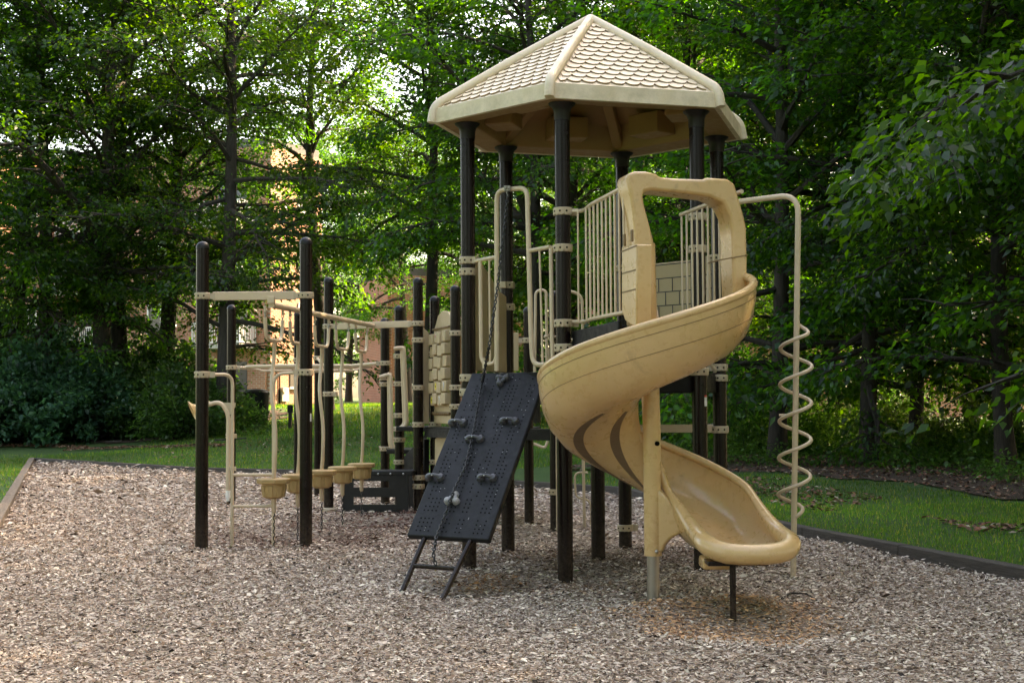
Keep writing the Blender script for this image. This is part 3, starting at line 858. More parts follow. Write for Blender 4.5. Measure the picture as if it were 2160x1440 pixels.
def build_slide():
    T = thing('spiral_slide', 'tan plastic spiral slide with an arched hood and a wide glossy exit trough', 'slide', (AX.x, AX.y, 0))
    fr = slide_frames()
    rings_in = []; rims_o = []; rims_i = []; under = []
    for (c, rd, s) in fr:
        rim = smooth_k(RIMK, s); wall = smooth_k(WALLK, s); inn = smooth_k(INK, s); fl = smooth_k(FLATK, s)
        z0 = rim - wall; ho, hi = wall, inn
        wi = -.325 + .045 * fl; wo_ = .352 - .055 * fl
        c = c + V((axx(rim), 0, 0)); base = [(wi, hi), (wi * .97, hi * .72), (wi * .86, hi * .36), (wi * .68, hi * .13), (wi * .42, .018), (0, 0), (wo_ * .40, .012), (wo_ * .62, ho * .09), (wo_ * .80, ho * .26), (wo_ * .92, ho * .50), (wo_ * .98, ho * .76), (wo_, ho)]
        rings_in.append([c + rd * l + V((0, 0, z0 + h)) for l, h in base])
        rims_o.append(c + rd * wo_ + V((0, 0, z0 + ho))); rims_i.append(c + rd * wi + V((0, 0, z0 + hi)))
    # shell with thickness
    mb = MB(); nP = 12; th = .022
    def offs(ring, rd):
        out = []
        for k, p in enumerate(ring):
            a = ring[max(0, k - 1)]; b = ring[min(nP - 1, k + 1)]; t = (b - a).normalized(); tl, tz = t.dot(rd), t.z
            out.append(p + (rd * tz + V((0, 0, -tl))) * th)
        return out
    vs_ = []; fs = []
    for (c, rd, s), ring in zip(fr, rings_in):
        vs_ += ring + offs(ring, rd)[::-1]
    K = 2 * nP
    for i in range(len(fr) - 1):
        for k in range(K):
            k2 = (k + 1) % K; fs.append((i * K + k, (i + 1) * K + k, (i + 1) * K + k2, i * K + k2))
    fs.append(tuple(range(K))); fs.append(tuple((len(fr) - 1) * K + k for k in range(K - 1, -1, -1)))
    mb.add(vs_, fs)
    ch = mb.build('chute', TAN, T, smooth=60)
    # rolled lip all the way round: outer rim, end, inner rim
    lastring = rings_in[-1]; endc, endrd, _ = fr[-1]; tn = V((endrd.y, -endrd.x, 0))
    tip = []
    for k, p in enumerate(lastring[::-1]):
        w = 1 - abs((k - 5.5) / 5.5) ** 2.2
        tip.append(p + tn * (.16 * w) + V((0, 0, .05 * w)))
    # exit apron joining the trough to its lip
    mb = MB(); A_ = lastring[::-1]; vs_ = []; fs = []; nq = 6
    for q in range(nq):
        t = q / (nq - 1)
        for k in range(nP): vs_.append(A_[k].lerp(tip[k], t) + V((0, 0, -.02 * math.sin(math.pi * t))))
    for q in range(nq): 
        for k in range(nP): vs_.append(vs_[q * nP + k] - V((0, 0, .024)))
    for q in range(nq - 1):
        for k in range(nP - 1):
            a = q * nP + k; fs.append((a, a + 1, a + nP + 1, a + nP)); o_ = nq * nP; fs.append((o_ + a, o_ + a + nP, o_ + a + nP + 1, o_ + a + 1))
    mb.add(vs_, fs); mb.build('exit_lip', TAN, T, smooth=60)
    n_in = 62
    edge = rims_o + tip[1:-1] + rims_i[::-1][:len(rims_i) - n_in]
    # smooth the edge line
    for _ in range(3):
        e2 = edge[:]
        for i in range(1, len(edge) - 1):
            if i > 80: e2[i] = (edge[i - 1] + edge[i] * 2 + edge[i + 1]) / 4
        edge = e2
    rad = []
    for i, p in enumerate(edge):
        j = i - len(rims_o)
        s = fr[i][2] if i < len(fr) else 1.3
        base_r = .030
        w = 0
        if i >= len(fr) - 16 and i < len(fr): w = (i - (len(fr) - 16)) / 16
        elif i >= len(fr) and i < len(fr) + 10: w = 1
        elif i >= len(fr) + 10: w = max(0, 1 - (i - len(fr) - 10) / 16)
        rad.append(base_r + .040 * w)
    # the wide lip hangs down: shift the tube by its extra radius
    edge = [p - V((0, 0, (r_ - .030) * .9)) for p, r_ in zip(edge, rad)]
    mb = MB(); mb.tube(edge, rad, 16); mb.build('rim', TAN, T)
    # thin moulded seam lines on the outer wall and two raised brown strips under the turn
    def line(l, h, s0, s1, name, mat, width, off=.004):
        pts = []
        rows = []
        for (c, rd, s), ring in zip(fr, rings_in):
            if s < s0 or s > s1: continue
            o = offs(ring, rd); k = l; k0 = int(k); t = k - k0
            p = o[k0].lerp(o[min(nP - 1, k0 + 1)], t); kk0 = int(k + width); tt = k + width - kk0
            q = o[kk0].lerp(o[min(nP - 1, kk0 + 1)], tt)
            d = (q - p).normalized(); nrm = (rd * d.z + V((0, 0, -d.dot(rd))))
            rows.append((p + nrm * off, q + nrm * off, p - nrm * .004, q - nrm * .004))
        mb = MB(); vs_ = []; fs = []
        for r_ in rows: vs_ += [r_[0], r_[1], r_[3], r_[2]]
        for i in range(len(rows) - 1):
            for k in range(4):
                k2 = (k + 1) % 4; fs.append((i * 4 + k, (i + 1) * 4 + k, (i + 1) * 4 + k2, i * 4 + k2))
        mb.add(vs_, fs); mb.build(name, mat, ch, smooth=50)
    line(10.35, 0, .03, .78, 'seam', SEAM, .05, .002)
    line(9.2, 0, .05, .72, 'seam', SEAM, .035, .002)
    def under_strip(lk, s0, s1, wmax):
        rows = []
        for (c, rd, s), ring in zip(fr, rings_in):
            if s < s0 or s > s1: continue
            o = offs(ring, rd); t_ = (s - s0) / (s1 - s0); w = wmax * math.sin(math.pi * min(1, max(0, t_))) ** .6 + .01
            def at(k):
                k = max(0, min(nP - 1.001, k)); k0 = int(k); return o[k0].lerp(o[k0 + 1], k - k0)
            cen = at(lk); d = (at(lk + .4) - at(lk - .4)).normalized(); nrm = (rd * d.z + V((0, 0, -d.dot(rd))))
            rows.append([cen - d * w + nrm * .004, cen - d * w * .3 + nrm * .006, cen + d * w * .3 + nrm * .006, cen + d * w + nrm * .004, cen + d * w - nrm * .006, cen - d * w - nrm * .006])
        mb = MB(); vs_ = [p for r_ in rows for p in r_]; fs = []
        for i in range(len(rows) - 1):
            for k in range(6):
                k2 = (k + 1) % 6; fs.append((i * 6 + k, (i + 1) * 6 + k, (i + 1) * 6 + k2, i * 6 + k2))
        mb.add(vs_, fs); mb.build('under_strip', RIB, ch, smooth=50)
    under_strip(5.6, .42, .80, .028); under_strip(3.6, .42, .80, .026)
    # column
    mb = MB(); mb.tube([(AX.x, AX.y, .31), (AX.x, AX.y, 1.2), (AX.x - .02, AX.y, 1.95), (AX.x - .032, AX.y, 2.545)], [.063, .064, .068, .070], 28)
    col_ = mb.build('column', TAN, T)
    mb = MB(); q = V((AX.x + .02, AX.y - .062, .345)); mb.ball(q, .014); q2 = V((AX.x + .03, AX.y - .055, 1.04)); mb.build('bolt', BOLT, col_)
    mb = MB(); mb.cyl(V((AX.x + .028, AX.y - .052, 1.11)), V((AX.x + .034, AX.y - .0665, 1.11)), .017, 16); mb.build('bolt_recess', DARK, col_)
    mb = MB(); mb.cyl((AX.x, AX.y, -.2), (AX.x, AX.y, .32), .045, 24); mb.build('steel_foot', STEEL, T)
    # ribbed web from the column to the underside of the exit
    exitp = fr[-12][0]; d = (exitp - AX); d.z = 0; Lw = d.length; d.normalize()
    def wv(u, z): return AX + d * u + V((0, 0, z))
    zf = lambda s: smooth_k(RIMK, s) - smooth_k(WALLK, s)
    arc = [(.05, .34)] + [(.10 + .20 * math.sin(a) * 1.0, .34 + .16 * (1 - math.cos(a)) * .9) for a in [i * math.pi / 16 for i in range(0, 9)]][1:]
    outl = [(.04, .80), (.04, .335), (.075, .335), (.095, .39), (.14, .44), (.20, .47), (.28, .48), (.28, .54), (.12, .72)]
    mb = MB(); s_ = V((-d.y, d.x, 0)); mb.prism([wv(u, z) - s_ * .035 for u, z in outl], s_ * .07); mb.build('web', TAN, T, bevel=.02)
    bl = V((1.33, 9.42, .335))
    mb = MB(); mb.prism([V((bl.x + dx, bl.y + dy, bl.z - .055)) for dx, dy in ((-.06, -.10), (.14, -.10), (.14, .12), (-.06, .12))], (0.0, 0, .08)); mb.build('underside_block', TAN, T, bevel=.02)
    # end support
    f = V((1.45, 9.2, 0)); zt_ = .33
    mb = MB(); mb.cyl((f.x, f.y, -.2), (f.x, f.y, zt_), .021, 16); leg = mb.build('support_leg', BROWN, T)
    mb = MB(); mb.box((f.x + .03, f.y + .05, zt_ + .012), (.40, .22, .03)); mb.build('mounting_plate', BROWN, leg, bevel=.006)
    # ---- hood: an arched gate standing on the landing's edge
    g_n = uu; g0 = V((AX.x, AX.y, 0)) + uu * .025
    def G(px, py): return PL(px, py, g0, g_n)
    outline = [(1343, 690), (1343, 640), (1342, 560), (1341, 516), (1340, 500), (1336, 452), (1329, 405), (1322, 380), (1325, 366), (1340, 361), (1362, 361), (1385, 366), (1392, 373), (1420, 376), (1484, 378), (1490, 374), (1535, 377), (1550, 387), (1560, 420), (1570, 455), (1575, 480), (1577, 545), (1577, 640), (1549, 640), (1546, 560), (1545, 500), (1540, 455), (1526, 427), (1496, 414), (1440, 407), (1375, 401), (1361, 404), (1357, 414), (1360, 432), (1370, 470), (1379, 505), (1381, 518), (1369, 521), (1366, 690)]
    mb = MB(); mb.prism([G(*q) for q in outline], -uu * .25)
    hood = mb.build('hood', TAN, T, bevel=.045, smooth=50)
    # lower box of the left leg, with moulded lines and a rounded bottom
    def SP(px, py): return PL(px, py, LF(-.535, 1.3, 2), vv)
    bx = [SP(1311, 520), SP(1342, 515), SP(1342, 690), SP(1330, 686), SP(1318, 676), SP(1311, 655)]
    mb = MB(); mb.prism(bx, vv * .12); mb.build('leg_box', TAN, T, bevel=.012)
    mb = MB()
    for (y1, y2) in ((577, 569), (617, 610)):
        a, b = SP(1313, y1), SP(1341, y2); mb.beam(a - vv * .001, b - vv * .001, .006, .009)
    a, b = SP(1311, 531), SP(1343, 518); mb.beam(a - vv * .0, b - vv * .0, .006, .010)
    mb.build('seam', SEAM, hood)
    mb = MB()
    for (px, py) in ((1316, 506), (1332, 497)):
        q = SP(px, py) + vv * .004
        mb = MB(); mb.box(q, (.016, .034, .085), rz=math.atan2(vv.y, vv.x)); mb.build('slot', SEAM, hood, bevel=.006)
    mb = MB(); a, b = G(1521, 548), G(1577, 538); mb.beam(a + uu * .001, b + uu * .001, .006, .009); a2 = a - uu * .25; mb.beam(a - vv * .002, a2 - vv * .002, .006, .009); mb.build('seam', SEAM, hood)
build_slide()

# --- climbing wall with chain
WTL, WTR, WBR, WBL = P(995, 786, 11.95), P(1152, 777, 11.5), P(1030, 1138, 10.35), P(857, 1128, 10.75)
WTR = WTL + (WBR - WBL)
def build_wall():
    T = thing('climbing_wall', 'sloping black dotted climbing board leaning up to the tower deck', 'climbing wall', ((WBL.x + WBR.x) / 2, 10.5, 0))
    ex = ((WTR - WTL) + (WBR - WBL)) / 2; ey = (WTL - WBL); nn = ex.cross(ey).normalized()
    if nn.y > 0: nn = -nn
    def W_(u, v, h=0): return WBL.lerp(WBR, u).lerp(WTL.lerp(WTR, u), v) + nn * h
    mb = MB(); mb.prism([W_(0, 0), W_(1, 0), W_(1, 1), W_(0, 1)], -nn * .05)
    pan = mb.build('panel', BLACK, T, bevel=.012)
    mb = MB()
    cols = [.10, .15, .20, .25, .37, .42, .47, .58, .63, .68, .80, .85, .90]
    for i, v in enumerate([.03 + .0225 * k for k in range(43)]):
        if (i % 9) in (4,): continue
        for j, u in enumerate(cols):
            if (i // 9 + j) % 5 == 4 or random.random() < .06: continue
            c = W_(u, v, .0015); d = ex.normalized(); e = ey.normalized()
            mb.add([c + (d * math.cos(a) + e * math.sin(a)) * .0075 for a in [k * math.pi / 3 for k in range(6)]], [(0, 1, 2, 3, 4, 5)])
    mb.build('peg_hole', DARK, pan, smooth=0, recalc=False)
    mb = MB()
    for k in range(46):
        c = W_(random.choice(cols) + random.choice((0, .05)), random.uniform(.03, .97), .0018); d = ex.normalized(); e = ey.normalized()
        mb.add([c + (d * math.cos(a) + e * math.sin(a)) * .0045 for a in [q * math.pi / 3 for q in range(6)]], [(0, 1, 2, 3, 4, 5)])
    mb.build('scuff', plastic('grey_scuff', (.22, .22, .22), .7), pan, smooth=0, recalc=False)
    # holds located on the plane of the board
    def onwall(px, py): return PL(px, py, WBL, nn)
    exn = (WBR - WBL).normalized(); eyn = nn.cross(exn).normalized()
    if eyn.z < 0: eyn = -eyn
    def bar_hold(px, py):
        c = onwall(px, py); mb = MB()
        for s in (-1, 1):
            M = Matrix((exn, eyn, nn)).transposed()
            mb.lathe(c + exn * s * .056, [(.036, 0), (.035, .015), (.028, .030), (.012, .036)], 18, M)
        pts = [c + exn * (x * .056) + nn * (.022 + .022 * (1 - x * x)) + eyn * (-.004) for x in [-1, -.6, -.2, .2, .6, 1]]
        mb.tube(pts, [.020, .016, .014, .014, .016, .020], 12)
        h = mb.build('hand_hold', HOLD, T)
        mb = MB(); mb.ball(c + nn * .052 - eyn * .015, .006, 8); mb.build('bolt', BOLT, h)
    for q in ((966, 893), (1075, 889), (1002, 927), (918, 1008), (1028, 1009)): bar_hold(*q)
    def tri_hold(px, py, mt, flip):
        c = onwall(px, py); mb = MB(); M = Matrix((exn, eyn, nn)).transposed()
        lob = []
        for k in range(3):
            a = math.pi / 2 * (1 if flip else -1) + k * 2 * math.pi / 3; q = c + (exn * math.cos(a) + eyn * math.sin(a)) * .044; lob.append(q)
            mb.lathe(q, [(.030, 0), (.030, .022), (.022, .038), (.009, .044)], 14, M)
        for k in range(3): mb.tube([lob[k] + nn * .018, lob[(k + 1) % 3] + nn * .018], .018, 10)
        mb.build('hand_hold', mt, T)
    tri_hold(1060, 803, HOLD, False); tri_hold(957, 1054, HOLDW, True)
    # legs and foot rung
    f1, f2 = P(853, 1236, 10.40), P(943, 1243, 10.16); t1, t2 = W_(.21, .03, -.03), W_(.78, .03, -.03)
    for f, t in ((f1, t1), (f2, t2)):
        d = (f - t); f_ = t + d * 1.18
        mb = MB(); mb.tube([t - d * .3, t, f_], .021, 14); mb.build('leg', BROWN, T)
    mb = MB(); mb.tube([t1.lerp(f1, .62), t2.lerp(f2, .62)], .017, 12); mb.build('foot_rung', BROWN, T)
    # chain: a thing of its own
    top = P(1072, 402, 11.66)
    mid = t1.lerp(f1, .62).lerp(t2.lerp(f2, .62), .52)
    pts = [top, P(1064, 480, 11.55), P(1050, 600, 11.45), P(1032, 730, 11.3), onwall(1020, 812) + nn * .03, onwall(1005, 905) + nn * .035, onwall(985, 985) + nn * .02, onwall(962, 1045) + nn * .05, onwall(935, 1105) + nn * .02, onwall(924, 1136) + nn * .03, P(914, 1168, 10.42), mid + V((0, -.01, .02))]
    chain_obj('climbing_chain', pts, .030, 'black chain hanging from the tan arch down over the climbing board', None)
    mb = MB(); q = P(1070, 398, 11.66); mb.box(q, (.055, .05, .045)); mb.ball(q + V((-.012, -.028, .0)), .010, 8); mb.ball(q + V((.012, -.028, .0)), .010, 8); mb.box(q - V((0, 0, .05)), (.014, .03, .07))
    tag(mb.build('chain_clamp', STEEL, bevel=.006), 'galvanised clamp holding the climbing chain on top of the tan arch', 'clamp')

def chain_mesh(pts, pitch, wire=.0048):
    mb = MB(); seg = []
    pts = [V(p) for p in pts]
    L = [0]
    for a, b in zip(pts, pts[1:]): L.append(L[-1] + (b - a).length)
    n = max(2, int(L[-1] / pitch))
    def at(s):
        for i in range(len(pts) - 1):
            if s <= L[i + 1] or i == len(pts) - 2:
                return pts[i].lerp(pts[i + 1], (s - L[i]) / max(1e-6, L[i + 1] - L[i]))
    for k in range(n):
        s = (k + .5) * L[-1] / n; c = at(s); t = (at(min(L[-1], s + .01)) - at(max(0, s - .01))).normalized()
        ref = V((1, 0, 0)) if k % 2 else V((.2, 1, 0.1)); w = (ref - t * ref.dot(t)).normalized()
        h = pitch * .62; ww = pitch * .34
        loop = [c + t * (h * math.sin(a)) * (1 + .0) + w * (ww * math.cos(a)) for a in [2 * math.pi * q / 10 for q in range(10)]]
        mb.tube(loop, wire, 6, closed=True)
    return mb
def chain_obj(name, pts, pitch, label, parent, cat='chain', mat=None, wire=.0055):
    o = chain_mesh(pts, pitch, wire).build(name, mat or CHAIN, parent)
    if parent is None: tag(o, label, cat)
    return o
build_wall()

# --- corkscrew climber
def build_cork():
    T = thing('corkscrew_climber', 'tall beige corkscrew climbing pole to the right of the slide', 'climbing pole', (2.24, 11.16, 0))
    bx_, by_ = 2.235, 11.12; zt_ = P(1690, 410, by_).z
    mb = MB()
    arm0 = V((B.x + .05, B.y, zt_ - .03))
    mb.tube(fillet([arm0, V((bx_ + .088, by_, zt_)), V((bx_ + .044, by_, 1.5)), V((bx_ - .008, by_, -.3))], .16, 9), .0235, 16)
    mb.build('pole', PIPE, T)
    pts = []; z1 = P(1700, 678, by_).z; z0 = P(1690, 1090, by_).z; turns = 5.35; rr = .125; N = 190
    for i in range(N + 1):
        t = i / N; a = R(75) - turns * 2 * math.pi * t; r_ = rr * min(1, t * 14, (1 - t) * 14 + .12)
        zz = lerp(z1, z0, t); pts.append(V((bx_ + .0285 * zz + r_ * math.cos(a), by_ + r_ * math.sin(a), lerp(z1, z0, t))))
    mb = MB(); mb.tube(pts, .0155, 10); mb.build('coil', PIPE, T)
    q = P(1665, 875, by_); mb = MB(); mb.cyl((bx_ + .03, by_, q.z), (bx_ + .03 - rr, by_ - .01, q.z), .009, 8); mb.build('coil_brace', PIPE, T)
build_cork()

# --- overhead rail frame with five hanging pod steps
L1, L2, L4, L8 = V((-3.075, 13.72)), V((-2.065, 13.85)), V((-2.395, 18.05)), V((-1.19, 17.5))
def build_frame():
    T = thing('overhead_rail_climber', 'four dark posts carrying two beige beams and a sloping overhead rail, left of the tower', 'climbing frame', (-2.2, 15.7, 0))
    zb = 2.48; zc = 2.41
    a12 = math.atan2(L2.y - L1.y, L2.x - L1.x)
    post(T, L1.x, L1.y, P(424, 513, L1.y).z, [(zb, a12), (1.70, a12)]); post(T, L2.x, L2.y, P(645, 504, L2.y).z, [(zb + .01, a12 + math.pi), (1.72, a12 + math.pi)])
    a48 = math.atan2(L8.y - L4.y, L8.x - L4.x)
    post(T, L4.x, L4.y, P(695, 587, L4.y).z, [(zc, a48), (1.53, a48)]); post(T, L8.x, L8.y, P(881.7, 588, L8.y).z, [(zc, a48 + math.pi), 2.20, 1.60, 1.135, .47, .36])
    for a, b, z, k in ((L1, L2, zb, .012), (L4, L8, zc, 0)):
        d = (b - a).normalized() * .10
        mb = MB(); mb.beam(V((*(a + d), z)), V((*(b - d), z + k)), .045, .085); mb.build('beam', PIPE, T, bevel=.006)
    r0_ = P(572, 640, 13.80); r1_ = P(787, 684, 17.72)
    r0_.z = zb - .085; r1_.z = zc - .01
    mb = MB(); mb.tube([r0_, r1_], .031, 16); mb.build('overhead_rail', PIPE, T)
    mb = MB(); mb.box(r0_ + V((0, 0, .05)), (.07, .07, .07)); mb.build('rail_bracket', PIPE, T, bevel=.005)
    # small white sticker on the near right post
    mb = MB(); vs_ = []
    for q in range(3):
        a = -.75 + q * .16
        for z in (1.23, 1.31): vs_.append((L2.x + (PR + .001) * math.cos(a), L2.y + (PR + .001) * math.sin(a), z))
    mb.add(vs_, [(0, 2, 3, 1), (2, 4, 5, 3)]); mb.build('sticker', WHITE, T, recalc=False)
    # base plate under L4
    mb = MB(); mb.lathe((L4.x, L4.y, 0), [(.10, -.01), (.10, .035), (.07, .06)], 20); mb.build('foot_collar', CLAMP, T)
    return r0_, r1_
RA, RB = build_frame()

def rail_t(px):
    lo, hi = -.05, 1.05
    for _ in range(40):
        t = (lo + hi) / 2; q = RA.lerp(RB, t); d = q - CAM
        x = W / 2 + F * d.dot(rt) / d.dot(fw)
        if x < px: lo = t
        else: hi = t
    return t

def build_pods():
    pairs = [(564, 592), (617, 640), (666, 691), (711, 733), (750, 774)]
    names = ['nearest hanging pod step, beside the rung ladder', 'second hanging pod step, partly behind the near dark post', 'middle hanging pod step of five', 'fourth hanging pod step from the camera', 'farthest hanging pod step, in front of the black slotted panel']
    proto = None
    d = (RB - RA).normalized(); rz = math.atan2(d.y, d.x)
    # prototype in local axes: x along the rail, origin on the ground below the handle
    for i, (p1, p2) in enumerate(pairs):
        t1, t2 = rail_t(p1), rail_t(p2); c = RA.lerp(RB, (t1 + t2) / 2)
        if proto is None:
            T = thing('hanging_pod_step', names[i], 'pod step', (0, 0, 0), 0, 'pod steps hanging from the overhead rail')
            Hh = 2.36; half = .27
            for s in (-1, 1):
                mb = MB(); mb.box((s * half, 0, Hh - .03), (.03, .02, .06)); mb.ball((s * half, -.015, Hh - .045), .012, 8); mb.build('hanger', CLAMP, T, bevel=.003)
                chain_obj('chain', [V((s * half, 0, Hh - .055)), V((s * half * .98, 0, Hh - .125))], .032, None, T, mat=STEEL, wire=.005)
            mb = MB(); mb.tube(fillet([V((-half, 0, Hh - .115)), V((-half * .9, 0, Hh - .33)), V((half * .9, 0, Hh - .33)), V((half, 0, Hh - .115))], .13, 8), .0185, 12); mb.build('handle', PIPE, T)
            w = [V((.018 * math.sin(k * .9), .0, Hh - .33 - k * (Hh - .33 - .66) / 14)) for k in range(15)]
            w = [V((q.x + .045 * math.sin((k / 14) * 2 * math.pi * 1.0 + .6), q.y + .03 * math.sin(k / 14 * 2 * math.pi), q.z)) for k, q in enumerate(w)]
            w[0] = V((0, 0, w[0].z)); w[-1] = V((0, 0, w[-1].z))
            mb = MB(); mb.tube(fillet(w, .05, 2), .0195, 12); mb.build('pole', PIPE, T)
            # pod: octagonal rim over a tapering bell
            mb = MB()
            mb.lathe((0, 0, 0), [(.150, .595), (.168, .602), (.172, .640), (.160, .650)], 8, Matrix.Rotation(R(22.5), 3, 'Z'))
            mb.lathe((0, 0, 0), [(.020, .445), (.080, .450), (.104, .468), (.116, .52), (.124, .596)], 16)
            for k in range(8):
                a = k * math.pi / 4; M = Matrix.Rotation(a, 3, 'Z'); mb.prism([M @ V((.098, -.024, .468)), M @ V((.118, -.028, .58)), M @ V((.118, .028, .58)), M @ V((.098, .024, .468))], M @ V((.012, 0, -.004)))
            mb.build('pod', plastic('pod_plastic', (.42, .275, .12), .45, samt=.4), T, bevel=.005)
            mb = MB(); mb.lathe((0, 0, 0), [(.012, .30), (.024, .32), (.026, .455)], 12); mb.build('stem', PIPE, T)
            chain_obj('ground_chain', [V((0, 0, .305)), V((.0, 0, -.03))], .032, None, T, wire=.0045)
            proto = T; o = T
        else:
            o = proto.copy(); COL.objects.link(o)
            for ch in list(proto.children):
                q = ch.copy(); COL.objects.link(q); q.parent = o
            o['label'] = names[i]
        o.location = (c.x, c.y, c.z - 2.36 - .02); o.rotation_euler = (0, 0, rz)
        o.scale = ((t2 - t1) * (RB - RA).length / .54, 1, 1) if False else (1, 1, 1)
build_pods()

def build_ladder():
    T = thing('rung_ladder', 'beige two rung ladder hung between the two near dark posts on the left', 'ladder', (-2.6, 13.9, 0))
    Y = 13.9
    lx, rx = P(490, 1000, Y).x, P(577, 1000, Y).x; z = 1.70
    mb = MB(); mb.tube(fillet([V((L1.x + .07, L1.y, z)), V((lx, Y, z + .005)), V((lx, Y, .8)), V((lx, Y, -.2))], .11, 7), .0175, 14); mb.build('side_rail', PIPE, T)
    mb = MB(); mb.tube(fillet([V((L2.x - .07, L2.y, z + .02)), V((rx, Y, z + .005)), V((rx, Y, .8)), V((rx, Y, -.2))], .11, 7), .0175, 14); mb.build('side_rail', PIPE, T)
    for py in (1001, 1067):
        zz = P(530, py, Y).z; mb = MB(); mb.cyl((lx, Y, zz), (rx, Y, zz), .0165, 12); mb.build('rung', PIPE, T)
build_ladder()

L3, L6 = V((-4.03, 19.85)), V((-1.79, 19.46)); L5a, L5b = V((-3.37, 21.7)), V((-2.98, 21.2))
def build_loop():
    T = thing('overhead_loop_climber', 'round horizontal overhead hoop on four dark posts behind the hanging pods', 'climbing frame', (-3, 20.2, 0))
    zr = 1.94
    post(T, L3.x, L3.y, P(487, 645, L3.y).z, [(P(487, 775, L3.y).z, .2), .95]); post(T, L6.x, L6.y, P(813, 673, L6.y).z, [(P(813, 766, L6.y).z, math.pi), 1.76, 1.67, .77])
    post(T, L5a.x, L5a.y, P(627, 658, L5a.y).z, [zr + .15], r=.055); post(T, L5b.x, L5b.y, P(673, 660, L5b.y).z, [P(673, 755, L5b.y).z], r=.055)
    c = V(((P(522, 770, 20.2).x + P(782, 770, 20.2).x) / 2, 20.1, zr)); rr = (P(782, 770, 20.1).x - P(522, 770, 20.1).x) / 2
    ring = lambda r_, z, sy=.62: [c + V((r_ * math.cos(a), r_ * sy * math.sin(a), z)) for a in [2 * math.pi * k / 48 for k in range(48)]]
    mb = MB(); mb.tube(ring(rr, 0), .026, 12, closed=True); mb.build('hoop', PIPE, T)
    mb = MB(); mb.tube(ring(rr * .72, -.06), .016, 10, closed=True); mb.build('inner_hoop', PIPE, T)
    for k in range(6):
        a = k * math.pi / 3 + .3; mb = MB(); mb.cyl(c + V((rr * math.cos(a), rr * .62 * math.sin(a), 0)), c + V((rr * .72 * math.cos(a), rr * .72 * .62 * math.sin(a), -.06)), .013, 8); mb.build('spoke', PIPE, T)
    zl = P(487, 775, L3.y).z
    mb = MB(); mb.tube([V((L3.x + .08, L3.y, zl)), c + V((-rr * .85, -.10, -.02))], .024, 12); mb.build('arm', PIPE, T)
    zl = P(813, 766, L6.y).z
    mb = MB(); mb.tube([V((L6.x - .08, L6.y, zl)), c + V((rr * .72, -rr * .4, .0))], .024, 12); mb.build('arm', PIPE, T)
    mb = MB(); mb.tube([V((L5b.x, L5b.y - .05, P(673, 755, L5b.y).z)), c + V((rr * .2, rr * .6, .0))], .022, 12); mb.build('arm', PIPE, T)
build_loop()

def build_talk():
    Y = 19.7
    T = thing('talk_tube', 'beige talk tube with a flared horn on the dark post at the left', 'talk tube', (P(481, 1000, Y).x, Y, 0))
    p = lambda x, y: P(x, y, Y)
    mb = MB(); mb.tube(fillet([p(436, 854), p(465, 846), p(482, 872), p(481, 1040)], .28, 8), .031, 14); mb.build('tube', PIPE, T)
    mb = MB(); mb.cyl(p(481, 1034), p(481, 1050), .034, 14); mb.cyl(p(481, 1048), p(481, 1056), .024, 12); mb.build('end_cap', WHITE, T)
    M = Matrix.Rotation(R(-72), 3, 'Y') @ Matrix.Rotation(0, 3, 'Z')
    c = p(424, 858); d = (p(403, 868) - c) + V((0, -.05, 0)); q = V((0, 0, 1)).rotation_difference(d).to_matrix()
    mb = MB(); rs_ = [(.034, -.14), (.045, -.02), (.07, .06), (.11, .11), (.155, .135), (.150, .128), (.10, .095), (.06, .05), (.03, -.02)]
    mb.lathe(c, rs_, 24, q); mb.build('horn', TAN, T)
    mb = MB(); mb.prism([p(470, 849), p(497, 849), p(496, 858), p(488, 872), p(478, 880)], (0, .02, 0)); mb.build('bracket', CLAMP, T, bevel=.004)
    mb = MB(); mb.box(p(489, 988), (.12, .05, .06)); mb.build('bracket', CLAMP, T, bevel=.006)
build_talk()

